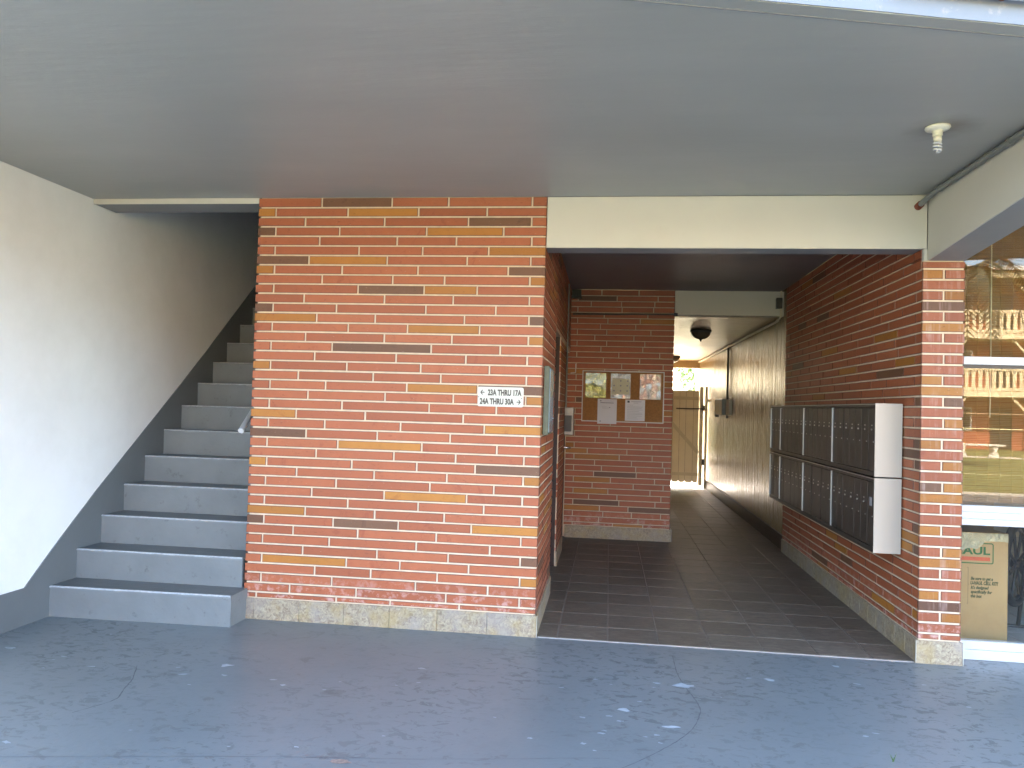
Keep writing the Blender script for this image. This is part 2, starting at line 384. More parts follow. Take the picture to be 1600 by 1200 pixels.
# filler patches, cracks, seams and a rust spill in the floor paint
chips = [(-3.28,-0.86,0.046),(-2.90,-0.93,0.019),(-2.92,-0.98,0.010),(-2.88,-1.11,0.011),(-2.66,-1.04,0.024),(-2.40,-1.92,0.027),(-2.22,-0.96,0.016),(-2.14,-1.05,0.031),(-1.99,-0.88,0.036),(-1.93,-1.02,0.022),(-2.03,-1.18,0.015),(-2.91,-0.51,0.011),(-1.99,-1.72,0.008),(-1.51,-1.79,0.008),(-1.66,-1.03,0.022),(-1.58,-1.09,0.022),(-1.36,-1.11,0.011),(-1.32,-0.99,0.009),(-0.96,-0.71,0.024),(-0.93,-0.92,0.016),(-1.03,-0.98,0.009),(-1.24,-1.74,0.013),(-0.92,-1.57,0.008),(-0.48,-1.28,0.009),(0.19,-0.30,0.011),(0.27,-0.74,0.012),(0.29,-0.67,0.020),(0.43,-0.68,0.067),(-0.03,-0.68,0.012),(0.05,-0.74,0.012),(0.11,-1.07,0.039),(0.04,-1.16,0.018),(-0.08,-1.20,0.018),(0.09,-1.21,0.018),(0.01,-1.36,0.020),(0.02,-1.33,0.014),(0.19,-0.95,0.014),(0.32,-1.23,0.041),(0.25,-1.33,0.017),(0.20,-1.36,0.011),(0.26,-1.41,0.011),(-0.30,-1.47,0.016),(-0.20,-0.84,0.019),(-0.07,-1.48,0.014),(-0.02,-1.54,0.011),(0.90,-0.49,0.031),(0.79,-0.49,0.017),(0.87,-0.42,0.011),(1.36,-0.46,0.021),(1.33,-0.18,0.022),(1.52,-0.11,0.011),(1.18,-1.16,0.017),(1.24,-1.12,0.018),(1.72,-0.40,0.016),(1.21,-0.71,0.008),(0.60,-0.81,0.006),(1.82,-0.69,0.013)]
cm = MB()
for x, y, r in chips:
    k = 11; rr = [r*rnd.uniform(.45, 1.15) for _ in range(k)]; sk = rnd.uniform(-.5, .5)
    el = rnd.uniform(.35, .8)
    vs = [(x+rr[j]*math.cos(2*PI*j/k)+sk*rr[j]*math.sin(2*PI*j/k), y+rr[j]*el*math.sin(2*PI*j/k), .0022) for j in range(k)]
    cm.add(vs, [tuple(range(k))])
cm.build('filler_patches', 'chip', floor, kind='stuff')
def ribbon(mb, pts, w, z=.0016):
    P = [Vector((a, b, z)) for a, b in pts]; Q = []
    for i in range(len(P)-1):
        for s_ in range(8): Q.append(P[i].lerp(P[i+1], s_/8))
    Q.append(P[-1])
    # smooth the bends
    for _ in range(6):
        Q = [Q[0]]+[(Q[i-1]+Q[i]*2+Q[i+1])/4 for i in range(1, len(Q)-1)]+[Q[-1]]
    vs = []
    for i, q in enumerate(Q):
        d = (Q[min(i+1, len(Q)-1)]-Q[max(i-1, 0)]).normalized(); nn = Vector((-d.y, d.x, 0)); ww = w*rnd.uniform(.35, 1.2)
        o = nn*rnd.uniform(-.0015, .0015); vs += [q+nn*ww/2+o, q-nn*ww/2+o]
    mb.add(vs, [(2*i, 2*i+1, 2*i+3, 2*i+2) for i in range(len(Q)-1)])
MBc = MB(); ribbon(MBc, [(.41,-.19),(.41,-.52),(.44,-.73),(.47,-.88),(.48,-1.0),(.45,-1.13),(.4,-1.27),(.32,-1.4),(.19,-1.57),(.05,-1.72),(-.2,-1.95)], .0048); MBc.build('floor_crack', 'crack', floor)
MBc = MB(); ribbon(MBc, [(-2.44,-.98),(-2.34,-1.17),(-2.31,-1.28),(-2.26,-1.4),(-2.27,-1.46),(-2.35,-1.6)], .006); MBc.build('floor_crack', 'crack', floor)
MBc = MB(); ribbon(MBc, [(-3.5,-2.25),(-2.37,-2.05),(-2.09,-1.99),(-1.73,-1.92),(-1.36,-1.85),(-1.11,-1.81),(-.76,-1.76),(-.35,-1.68),(-.09,-1.62),(.04,-1.6)], .0026); MBc.build('floor_seam', 'crack', floor)
#MBc = MB(); ribbon(MBc, [(-.38,-.18),(-.3,-.72),(-.22,-1.1),(-.15,-1.42),(-.13,-1.6)], .004); MBc.build('floor_seam', 'crack', floor)
k = 14; vs = [(-1.02+.045*rnd.uniform(.6, 1.1)*math.cos(2*PI*j/k), -1.83+.022*rnd.uniform(.6, 1.1)*math.sin(2*PI*j/k), .002) for j in range(k)]
MB().add(vs, [tuple(range(k))]).build('rust_spill', 'spill', floor)

# passage floor of slate tiles on a grout bed
pf = struct('passage_floor', 'grout', MB().box(-1.3, 1.9, .012, 11.7, -.2, -.001))
B('threshold_strip', 'alu', pf, XB+.02, XC-.02, 0.0, .012, -.1, .003)
tp = .3125; cache = {}
def tile(x0, x1, y0, y1, parent, mat='slate', zt=.004, j=.0035):
    if x1-x0 < .03 or y1-y0 < .03: return
    key = (round(x1-x0, 3), round(y1-y0, 3), mat)
    w, d = (x1-x0)/2-j, (y1-y0)/2-j
    if key not in cache:
        b_ = .002; me = bpy.data.meshes.new('tile')
        vs = [(-w,-d,-.006),(w,-d,-.006),(w,d,-.006),(-w,d,-.006),(-w,-d,zt-b_),(w,-d,zt-b_),(w,d,zt-b_),(-w,d,zt-b_),(-w+b_,-d+b_,zt),(w-b_,-d+b_,zt),(w-b_,d-b_,zt),(-w+b_,d-b_,zt)]
        me.from_pydata(vs, [], [(0,1,5,4),(1,2,6,5),(2,3,7,6),(3,0,4,7),(4,5,9,8),(5,6,10,9),(6,7,11,10),(7,4,8,11),(8,9,10,11)])
        me.materials.append(M[mat]); cache[key] = me
    o = bpy.data.objects.new('floor_tile', cache[key]); COL.objects.link(o); o.parent = parent
    pw = Vector(parent['_w']); o.location = Vector(((x0+x1)/2, (y0+y1)/2, rnd.uniform(-.0006, .0006)))-pw
    o.rotation_euler = (rnd.uniform(-.0012, .0012), rnd.uniform(-.0012, .0012), 0)
xs = [-.9]+[-.28-tp*k for k in (1, 0)][:1]+[-.28+tp*k for k in range(0, 7)]+[1.86]
xs = sorted(set([-1.22, -.905, -.5925, -.28] + [-.28+tp*k for k in range(1, 7)] + [1.87]))
yy = [.013]+[.305+.3155*k for k in range(0, 37)]
for j in range(len(yy)-1):
    for i in range(len(xs)-1):
        x0, x1 = xs[i], xs[i+1]; y0, y1 = yy[j], yy[j+1]
        if x1 <= -.55 and not (1.1 < y0 < 2.2): continue
        if x0 < XN2 and not (1.1 < y0 < 2.2): x0 = XN2-.02
        if y0 > YN-.1 and x1 < XN: continue
        if y0 > YN-.1 and x0 < XN: x0 = XN-.02
        tile(x0, x1, y0, y1, pf)
struct('back_yard_paving', 'yard', MB().box(-12, 14, 11.7, 22, -.2, -.004).box(-12, -1.3, 4.5, 11.7, -.2, -.004))

# ceiling slab of the walkway overhead (askew front edge) with drip groove and fascia
def Ys(x, d=0): return slab_y(x)+d
xl, xr = -9.0, 9.5
cs = struct('ceiling', 'ceil', MB().prism([(xl, Ys(xl, .0)), (xr, Ys(xr, .0)), (xr, .0), (xl, .0)], 2, ZT, 2.97))
gq = MB()
for d0, d1, z in ((.062, .068, ZT-.0025),):
    gq.prism([(xl, Ys(xl, d0)), (xr, Ys(xr, d0)), (xr, Ys(xr, d1)), (xl, Ys(xl, d1))], 2, z, ZT+.001)
gq.build('drip_bead', 'soffit', cs)
fm = MB()   # hand-painted lower edge of the white fascia: slightly uneven
fn = 90; vs = []
for i in range(fn+1):
    x = xl+(xr-xl)*i/fn; y = Ys(x); zz = ZT+.002+.004*noise.noise(Vector((x*6, 0, 0)))
    vs += [(x, y-.006, zz), (x, y-.006, 3.05), (x, y+.03, 3.05), (x, y+.03, ZT+.01)]
fm.add(vs, [(4*i+a, 4*i+4+a, 4*i+4+(a+1) % 4, 4*i+(a+1) % 4) for i in range(fn) for a in range(4)])
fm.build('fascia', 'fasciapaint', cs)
# upper storeys (give the facade its real mass and cast the shade)
upper = thing('apartment_building', (0, 5, 2.97), 'three storey apartment block rising above the covered entry walkway', 'building')
up_m = MB(); up_m.box(-14, -3.65, 0, 6.5, 2.97, 8.5); up_m.box(-2.2, .6, 0, 9.4, 2.97, 8.5).box(-2.2, .58, 9.6, 11.7, 0, 8.5); up_m.box(.6, 20, 0, 11.7, 2.97, 8.5); up_m.box(-3.65, -2.2, 4.4, 6.5, 2.97, 8.5); up_m.box(-3.65, -2.2, 0, .24, 2.97, 8.5)  # block down to the ground is unseen, added to limit light entering the passage
up_m.build('upper_wall', 'stucco', upper)
MB().box(-14.4, .6, -2.9, 6.9, 8.5, 8.75).box(.6, 20.4, -2.9, 12.2, 8.5, 8.75).build('roof', 'roof', upper)
MB().box(-14, 20, -2.4, 0, 5.6, 5.8).build('upper_walkway', 'whitepaint', upper)
MB().box(-14, -3.65, 0.0, 11.7, 0, ZT).box(-14, -9, -.2, 0, 0, ZT).build('ground_floor_wall', 'stucco', upper)
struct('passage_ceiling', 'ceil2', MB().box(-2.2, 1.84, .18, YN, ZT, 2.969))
struct('back_passage_ceiling', 'plaster_ceiling', MB().box(.60, 2.1, YN+.15, 11.7, 2.495, 2.9))

# ------------------------------------------------------------------ white left wall with its grey painted skirt
lw = thing('white_wall', (XL-.06, 0, 0), 'white rendered side wall running up beside the grey stairs', 'wall')
wm = MB(); ny, nz = 70, 40; y0w, y1w, z1w = -3.2, 4.4, 5.4
vs = []
for i in range(ny+1):
    for j in range(nz+1):
        y = y0w+(y1w-y0w)*i/ny; z = z1w*j/nz
        vs.append((XL+.0035*noise.noise(Vector((y*1.7, z*1.7, 3)))+.002*noise.noise(Vector((y*5, z*5, 9))), y, z))
wm.add(vs, [(i*(nz+1)+j, (i+1)*(nz+1)+j, (i+1)*(nz+1)+j+1, i*(nz+1)+j+1) for i in range(ny) for j in range(nz)], True)
wm.box(XL-.15, XL-.008, y0w, y1w, 0, z1w)
wm.build('render', 'white', lw)
sk = MB(); sk.prism([(-3.2, 0), (y1w, 0), (y1w, 4.1), (2.50, 2.60), (2.42, 2.53), (1.55, 1.825), (.903, 1.322), (.169, .765), (-.25, .421), (-.468, .231), (-3.2, .232)], 0, XL-.004, XL+.0065)
sk.build('skirt', 'skirt', lw)

# ------------------------------------------------------------------ stairs
st = thing('staircase', (-2.93, 0, 0), 'grey painted concrete staircase climbing between the white wall and brick wall', 'staircase')
RZ, TY, NSTEP = .1945, .2425, 17
for i in range(NSTEP):
    y0 = -.25+TY*i; z1 = RZ*(i+1); xr_ = XA+.02 if i == 0 else XA-.02
    y1 = y0+TY+.03
    # a step: riser block with a slightly uneven nosing
    m_ = MB(); nx = 12; vs = []
    for a in range(nx+1):
        x = XL+.004+(xr_-XL-.004)*a/nx; w_ = .003*noise.noise(Vector((x*4, i*3.1, 0)))
        skew = .028*(a/nx) if i == 0 else 0
        vs += [(x, y0+.004+skew+w_, z1-RZ), (x, y0+skew+w_*.5, z1-.02), (x, y0-.002+skew+w_, z1-.006), (x, y0+.006+skew+w_, z1+w_*.4)]
    m_.add(vs, [(4*a+b, 4*a+4+b, 4*a+5+b, 4*a+1+b) for a in range(nx) for b in range(3)], True)
    m_.add([(xr_, y0+.004+(.028 if i == 0 else 0), z1-RZ), (xr_, y1, z1-RZ), (xr_, y1, z1), (xr_, y0+.004+(.028 if i == 0 else 0), z1)], [(0, 1, 2, 3)])
    s_ = m_.build('step', 'stair', st)
    B('tread', 'tread', s_, XL+.004, xr_-.001, y0+.03 if i == 0 else y0+.012, y1, z1-.03, z1+.0012)
    e_ = MB(); k_ = 60
    vs = []
    for a in range(k_+1):
        x = XL+.006+(xr_-XL-.01)*a/k_; w_ = .003*noise.noise(Vector((x*4, i*3.1, 0))); sk_ = .028*(a/k_) if i == 0 else 0
        t_ = .0035*max(.15, noise.noise(Vector((x*22, i*5.5, 2)))+.6)
        vs += [(x, y0-.0045+sk_+w_, z1-.004-t_), (x, y0-.0045+sk_+w_, z1-.003), (x, y0+.004+t_+sk_+w_, z1+.0022)]
    e_.add(vs, [(3*a+b, 3*a+3+b, 3*a+4+b, 3*a+1+b) for a in range(k_) for b in range(2)], True)
    e_.build('nosing', 'edge', s_)
stf = MB(); stf.prism([(y_, z_) for y_, z_ in [(-.2, 0), (4.2, 0), (4.2, 3.2), (3.9, 3.25), (-.2, .02)]], 0, XL+.02, XA-.03); stf.build('under_block', 'stair', st)
hr = thing('handrail', (XA-.08, .02, 1.2), 'round metal handrail end poking out from behind the brick wall', 'handrail')
MB().tube([(XA-.075, .015, 1.222), (XA-.075, 3.0, 3.61)], .019, 14).build('rail', 'galv', hr)
MB().tube([(XA-.075, .008, 1.216), (XA-.075, .015, 1.222)], .0195, 14).build('end_cap', 'whitepaint', hr)
for yb in (.35, 1.6, 2.8):
    zb = 1.222+(yb-.015)*.8; MB().tube([(XA-.075, yb, zb-.01), (XA-.03, yb, zb-.06), (XA-.0, yb, zb-.06)], .007, 8).build('bracket', 'galv', hr)
sb = thing('stairwell_beam', (-2.93, .1, 2.73), 'shallow cream beam strip over the foot of the grey stairs', 'beam')
MB().box(XL+.008, XA-.002, 0, .012, 2.73, ZT-.001).build('face', 'cream', sb)
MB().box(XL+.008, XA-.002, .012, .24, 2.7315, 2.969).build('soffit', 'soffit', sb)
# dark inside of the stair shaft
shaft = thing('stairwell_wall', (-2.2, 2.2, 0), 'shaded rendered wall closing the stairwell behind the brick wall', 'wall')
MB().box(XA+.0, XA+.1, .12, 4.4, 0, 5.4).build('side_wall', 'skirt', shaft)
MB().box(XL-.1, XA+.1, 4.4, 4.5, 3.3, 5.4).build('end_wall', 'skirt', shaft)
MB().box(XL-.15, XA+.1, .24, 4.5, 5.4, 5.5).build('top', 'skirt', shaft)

# ------------------------------------------------------------------ brick masonry
M['burnt'] = simple('burnt_brick_edge', (.11, .042, .026), .7, .3, 30, .3)
def burn(o):
    o.data.materials.append(M['burnt'])
    for i, p in enumerate(o.data.polygons):
        if i % 9 in (4, 5, 6, 7): p.material_index = 1
def brick_mb(mb, u0, u1, z0, z1, fr, proud=.0045, depth=.05):
    # fr maps (u, n, z) -> world; n is distance out of the wall. chamfered face
    j = rnd.uniform; u0 += j(-.001, .001); u1 += j(-.001, .001); z0 += j(-.0008, .0008); z1 += j(-.0008, .0008)
    p = proud+j(-.0012, .0012); c = .0028; tl = j(-.0007, .0007)
    ring = lambda a, nn, t=0: [fr(u0+a, nn-t, z0+a), fr(u1-a, nn+t, z0+a), fr(u1-a, nn+t, z1-a), fr(u0+a, nn-t, z1-a)]
    vs = ring(0, -depth)+ring(0, p-c)+ring(c, p, tl)
    mb.add(vs, [(0,1,5,4),(1,2,6,5),(2,3,7,6),(3,0,4,7),(4,5,9,8),(5,6,10,9),(6,7,11,10),(7,4,8,11),(8,9,10,11)])
def add_brick(parent, u0, u1, z0, z1, fr, col, proud=.0045, depth=.05):
    mb = MB(); brick_mb(mb, u0, u1, z0, z1, fr, proud, depth); o = mb.build('brick', col, parent); burn(o); return o
front = lambda u, n_, z: (u, -n_, z)
def side_posx(x): return lambda u, n_, z: (x+n_, u, z)      # face looking to +X, u along +Y
def side_negx(x): return lambda u, n_, z: (x-n_, u, z)      # face looking to -X
def face_back(y): return lambda u, n_, z: (u, y-n_, z)
def cam_px(P):
    d = Vector(P)-Vector((0, -4.8365, 1.43)); z = d.dot(fw); return 800+1205.52*d.dot(r2)/z, 600-1205.52*d.dot(u2)/z
def px_to_x(px, Z):      # joint positions were measured on the photograph; turn them into metres on the facade plane
    lo, hi = -4., 3.
    for _ in range(40):
        mid = (lo+hi)/2
        if cam_px((mid, 0, Z))[0] < px: lo = mid
        else: hi = mid
    return lo
def course(i): # i = 0 for the lowest partial course, 1 for first above ZM0
    return (ZM0+PITCHZ*(i-1), ZM0+PITCHZ*i)
ROWS = '''R395 D745 R1028 R1447 R|O165 R525 O878 R1220 R|R312 R708 R1127 D1443 R|D163 R483 R918 O1303 R|R383 R770 R1067 R1443 R|R160 R580 R898 R1228 O|D330 O720 R1120 R1438 R|O157 R495 R874 R1325 D|R395 R748 R1007 R1433 O|R153 R575 D905 O1170 R|R305 R707 R1050 R1431 R|D150 R467 R913 R1263 R|O368 R660 R1106 R1428 D|R145 R525 R822 O1182 R|R312 R706 R1044 R1426 O|R140 R445 D940 R1285 R|R357 R764 R1114 R1420 R|O137 R518 R888 R1232 R|R276 R650 R988 R1415 R|R134 R412 R818 O1173 D|R324 R710 R1050 R1412 O|R130 R494 R930 R1265 R|O265 R610 R1100 R1410 R|R127 R408 R787 R1205 O|D315 R670 R1035 R1408 R|R120 R473 O893 R1268 R|R365 R753 R1062 R1403 R|O117 R543 R868 R1160 D|R267 R655 R1018 R1400 O|R112 R465 R933 R1253 R|R343 R705 O1117 R1395 R|R106 R523 R875 R1203 R|O310 R657 R1005 R1392 R|D103 R450 D775 R1140 O|R250 R572 R965 R1388 R|R97 R430 R865 R1233 R|R298 R668 R1025 R1385 D|R93 O515 R783 R1127 R|R357 R637 R970 R1382 O|R89 R442 R861 R1222 R|R232 R565 R1013 R1380 R|R65 R465 R735 R1080 R'''.split('|')
bw = thing('brick_wall', ((XA+XB)/2, .05, 0), 'wide front wall of long thin red, orange and brown bricks between stairs and passage', 'wall')
MB().box(XA+.012, XB-.012, 0, .10, .02, ZT-.001).box(XB-.12, XB-.0, .006, 1.16, .02, ZT-.001).build('mortar_bed', 'mortar', bw)
MB().box(XA+.1, XB-.12, .1, 1.16, 0, ZT-.001).build('core', 'skirt', bw)
hj = JT/2
nrow = len(ROWS)
ztop = lambda r: ZM0+PITCHZ*(nrow-1-r) if r > 0 else ZT-.004
for r, row in enumerate(ROWS):
    zb = ZM0+PITCHZ*(nrow-2-r) if r < nrow-1 else .137
    zt_ = ztop(r)
    toks = row.split(); u = XA
    for k, tk in enumerate(toks):
        last = (k == len(toks)-1)
        if last: u1 = XB+.004
        else: u1 = px_to_x(380+float(tk[1:])/3.2, (zb+zt_)/2)
        add_brick(bw, u+(hj if k else -.004), u1-(0 if last else hj), zb+hj, zt_-(hj if r else .0), front, tk[0], depth=.09 if k in (0, len(toks)-1) else .05)
        u = u1
# return face of the same wall, looking into the passage
PAT = 'RRRRRRRORRRRRDRRRRRORRRR'
def fill_rows(parent, fr, ua, ub, z_lo, z_hi, seed, mode='parts', skip=None, mats=('R', 'O', 'D'), header_at_start=True, stuff_from=None, proud=.0045, plist=None):
    rr = random.Random(seed); stuff = {}
    i0 = int((z_lo-ZM0)/PITCHZ)-2
    for i in range(i0, 60):
        zb, zt_ = ZM0+PITCHZ*i, ZM0+PITCHZ*(i+1)
        zb_, zt2 = max(zb, z_lo), min(zt_, z_hi)
        if zt2-zb_ < .022: continue
        u = max(ua, .032) if (zt2 > 2.375 and ua == .0) else ua; first = True
        while u < ub-.02:
            if first and header_at_start: w_ = .095 if i % 2 else rr.uniform(.24, .42)
            else: w_ = rr.uniform(.30, .52)
            u1 = min(u+w_, ub)
            if ub-u1 < .07: u1 = ub
            q = rr.random(); c_ = mats[1] if q < .07 else (mats[2] if q < .13 else mats[0])
            if not (skip and skip(u, u1, zb_, zt2)):
                a, b_ = u+(0 if first else hj), u1-(0 if u1 >= ub else hj)
                big = (stuff_from is None or u < stuff_from)
                if mode == 'parts' and big: add_brick(parent, a, b_, zb_+hj, zt2-(hj if zt2 == zt_ else 0), fr, c_, proud)
                else: brick_mb(stuff.setdefault(c_, MB()), a, b_, zb_+hj, zt2-(hj if zt2 == zt_ else 0), fr, proud)
            first = False; u = u1
    for c_, mb in stuff.items(): burn(mb.build('bricks', c_, parent, kind='stuff'))
fill_rows(bw, side_posx(XB), .055, 1.16, .137, ZT-.004, 5, mode='stuff', header_at_start=False)

# base tiles
def base_tiles(parent, fr, joints, z1=.135, th=.014):
    for a, b_ in zip(joints[:-1], joints[1:]):
        mb = MB(); vs = []
        e = .0005
        for nn, ins in ((-.03, 0), (th-.003, 0), (th, .003)):
            vs += [fr(a+e+ins, nn, .001), fr(b_-e-ins, nn, .001), fr(b_-e-ins, nn, z1-ins), fr(a+e+ins, nn, z1-ins)]
        mb.add(vs, [(0,1,5,4),(1,2,6,5),(2,3,7,6),(3,0,4,7),(4,5,9,8),(5,6,10,9),(6,7,11,10),(7,4,8,11),(8,9,10,11)])
        mb.build('base_tile', 'trav', parent)
base_tiles(bw, front, [XA-.006, -2.257, -1.95, -1.65, -1.35, -1.04, -.72, XB+.012])
base_tiles(bw, side_posx(XB), [.0, .30, .60, .90, 1.16])
B('corner_trim', 'cream', bw, XB+.013, XB+.0155, -.016, -.012, .001, .137)

# far part of the left passage wall, past the dark doorway
w2 = thing('brick_pier', (XB-.1, 2.6, 0), 'narrow shaded brick pier between the two dark doorways of the passage', 'wall')
XB2 = -.44
MB().box(-.6, XB2, 2.17, 3.0, .01, 2.08).box(-.6, XB2, 1.16, 3.0, 2.08, ZT-.001).box(-.6, XB2, 3.0, YN, 2.05, ZT-.001).build('mortar_bed', 'mortar', w2)
fill_rows(w2, side_posx(XB2), 2.17, 3.0, .137, 2.05, 6, mode='stuff', header_at_start=False)
fill_rows(w2, side_posx(XB2), 1.162, YN-.01, 2.10, ZT-.004, 8, mode='stuff', header_at_start=False)
base_tiles(w2, side_posx(XB2), [2.17, 2.45, 2.75, 3.0])
dr = thing('doorway', (-1.0, 1.6, 0), 'dark recessed doorway in the left side of the passage, nearest the entrance', 'door')
MB().box(-1.22, -1.17, 1.16, 2.17, 0, 2.09).build('door_leaf', 'steel_dark', dr)
MB().box(-1.2, XB2-.01, 2.165, 2.19, 0, 2.09).box(-1.2, XB-.12, 1.14, 1.158, 0, 2.09).box(-1.2, XB2-.01, 1.16, 2.17, 2.09, 2.12).build('lining', 'steel_dark', dr)
d2 = thing('metal_door', (-.45, 3.4, 0), 'dark metal door at the end of the left passage wall beside the notice board', 'door')
MB().box(-.56, -.47, 3.0, YN-.02, 0, 2.05).build('door_leaf', 'steel_dark', d2)
MB().box(-.47, -.445, 3.0, 3.05, 0, 2.05).build('door_frame', 'steel_dark', d2)
MB().tube([(-.47, 3.1, 1.03), (-.415, 3.1, 1.03), (-.41, 3.1, 1.028), (-.375, 3.12, 1.025)], .009, 8).build('handle', 'chrome', d2)
MB().box(-.468, -.455, 3.07, 3.13, 1.02, 1.16).build('lock_plate', 'chrome', d2)
lb = thing('lock_guard_box', (-.40, 3.0, 1.16), 'grey metal box mounted above the lever handle in the passage corner', 'box')
MB().box(XB2+.006, -.343, 2.92, 3.06, 1.163, 1.442).build('case', 'boxgrey', lb, bevel=.006)
MB().box(XB2+.008, -.36, 2.915, 2.9195, 1.20, 1.36).build('dark_cover', 'black', lb, bevel=.002)
MB().tube([(-.425, 3.0, 1.442), (-.425, 3.0, 2.70)], .008, 8).build('conduit', 'conduit', lb)
br = thing('wall_bracket', (-.40, 3.6, 1.85), 'small white angled bracket on the wall left of the notice board', 'bracket')
MB().tube([(-.37, 3.76, 1.93), (-.37, 3.76, 1.83), (-.425, 3.76, 1.825)], .006, 6).build('arm', 'whitepaint', br)
pn = thing('wall_cabinet', (-.40, .26, 1.25), 'slim olive framed cabinet on the brick side wall just inside the passage', 'cabinet')
MB().box(XB+.007, XB+.040, .10, .44, 1.255, 1.70).build('case', 'panelgreen', pn, bevel=.002)
MB().box(XB+.0405, XB+.048, .115, .425, 1.27, 1.685).build('door', 'panelblue', pn, bevel=.002)
MB().tube([(XB+.05, .40, 1.36), (XB+.056, .40, 1.36)], .008, 8).build('knob', 'chrome', pn)

# notice wall facing the entrance
nw = thing('end_brick_wall', ((XN+XN2)/2, YN+.05, 0), 'shaded brick wall across the passage carrying the cork notice board', 'wall')
MB().box(-.6, XN-.008, YN, YN+.12, .01, ZT-.001).build('mortar_bed', 'mortar', nw)
fill_rows(nw, face_back(YN), XN2-.03, XN, .137, ZT-.004, 12)
base_tiles(nw, face_back(YN), [XN2-.02, -.13, .17, .47, XN+.014])
B('corner_trim', 'cream', nw, XN+.0145, XN+.018, YN-.016, YN+.1, .001, .137)
MB().box(XN-.12, XN+.0, YN+.121, 9.3, 0, 2.9).build('back_wall', 'plaster', nw)  # unseen side wall, its far end placed to hold back light

# right passage wall with its front pier
rw = thing('brick_wall', ((XC+XP)/2, 1.6, 0), 'right hand brick wall of the passage ending in the narrow front pier by the window', 'wall')
MB().box(XC, XP-.004, .0, YB, .01, 2.372).box(XC+.001, XP-.004, .2, YB, 2.372, ZT-.001).build('mortar_bed', 'mortar', rw)
B('cream_corner', 'cream', rw, XC+.001, XC+.0215, .0, .03, 2.373, 2.441)
def behind_mail(u0, u1, z0, z1): return u0 > .33 and u1 < 3.35 and z0 > .62 and z1 < 1.49
fill_rows(rw, side_negx(XC), .0, YB, .137, ZT-.004, 21, skip=lambda a, b_, c, d: behind_mail(a, b_, c, d) , mats=('R', 'O', 'D'), stuff_from=2.35)
PIL = 'OR,R,RO,D,RR,O,RR,R,RR,R,OR,O,RD,R,RO,R,OR,R,RO,R,DO,O,RR,R,OR,R,RO,O,RR,R,OR,D,RO,R,RR'.split(',')
ip = int(round((2.345-ZM0)/PITCHZ))
for k in range(len(PIL)+1):
    i = ip-k
    zb, zt_ = ZM0+PITCHZ*i, ZM0+PITCHZ*(i+1)
    zb = max(zb, .137); zt_ = min(zt_, 2.37)
    if zt_-zb < .02: continue
    pat = 'R' if k == 0 else PIL[k-1]
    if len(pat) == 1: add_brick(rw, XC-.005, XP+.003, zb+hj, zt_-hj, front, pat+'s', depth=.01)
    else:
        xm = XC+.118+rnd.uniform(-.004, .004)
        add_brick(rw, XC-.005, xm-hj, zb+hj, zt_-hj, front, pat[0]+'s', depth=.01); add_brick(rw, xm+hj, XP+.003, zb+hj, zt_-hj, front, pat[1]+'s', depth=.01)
base_tiles(rw, front, [XC-.017, XP+.012], z1=.133)
base_tiles(rw, side_negx(XC), [-.013]+[.17*k for k in range(1, 21)]+[YB])
B('corner_trim', 'cream', rw, XC-.0195, XC-.017, -.0165, -.012, .001, .137)
B('corner_trim', 'cream', rw, XP+.0125, XP+.015, -.0165, -.012, .001, .137)
# side of pier towards the window
mb = MB()
for i in range(-1, 36):
    zb, zt_ = max(ZM0+PITCHZ*i, .137), ZM0+PITCHZ*(i+1)
    if zt_ < 2.37: brick_mb(mb, .01, .138, zb+hj, zt_-hj, side_posx(XP-.004))
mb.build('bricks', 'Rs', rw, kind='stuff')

# plastered wall deeper in
pw_ = thing('plaster_wall', (1.95, 7.6, 0), 'glossy cream painted plaster wall of the back passage beyond the mailboxes', 'wall')
MB().box(1.868, 2.06, YB+.0, 11.7, 0, 2.9).build('render', 'plaster', pw_)
mb = MB(); mb.box(1.85, 1.8675, YB+.002, 10.9, .001, .16); mb.build('dark_base', 'steel_dark', pw_)

# lintels and tapered beam
ln = thing('lintel_beam', (.7, .1, ZLIN), 'wide cream painted lintel beam over the mouth of the passage', 'beam')
MB().box(XB+.006, 1.8605, 0, .016, ZLIN, ZT-.001).build('face', 'cream', ln, bevel=.003)
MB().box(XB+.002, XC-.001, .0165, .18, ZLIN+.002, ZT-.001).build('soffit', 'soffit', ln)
l2 = thing('lintel_beam', (1.27, YN, 2.5), 'shaded grey lintel beam at the start of the back passage beside the junction box', 'beam')
MB().box(XN+.002, 1.866, YN, YN+.15, 2.498, ZT-.001).build('face', 'cream', l2)
l3 = thing('lintel_beam', (1.27, 11.6, 2.34), 'low sunlit cream beam over the far open end of the passage', 'beam')
MB().box(.6, 1.867, 11.55, 11.7, 2.345, 2.494).build('face', 'plaster_ceiling', l3)
tb = thing('tapered_beam', (1.965, -1, 2.36), 'tapered cantilever beam running from the brick pier towards the viewer under the ceiling', 'beam')
ye = slab_y(1.96)+.01
def zbot(y): return 2.371-.083*y*-1*-1 if False else 2.371+(-y)*.083
mb = MB(); mb.prism([(.0, 2.372), (.0, ZT-.002), (ye, ZT-.002), (ye, zbot(ye)+.003)], 0, XC+.022, XC+.03); mb.build('inner_face', 'cream', tb)
mb = MB(); mb.prism([(.2, 2.3735), (.2, ZT-.002), (ye, ZT-.002), (ye, zbot(ye)), (.0, 2.3715)], 0, XC+.0305, XP); mb.build('soffit', 'soffit', tb)

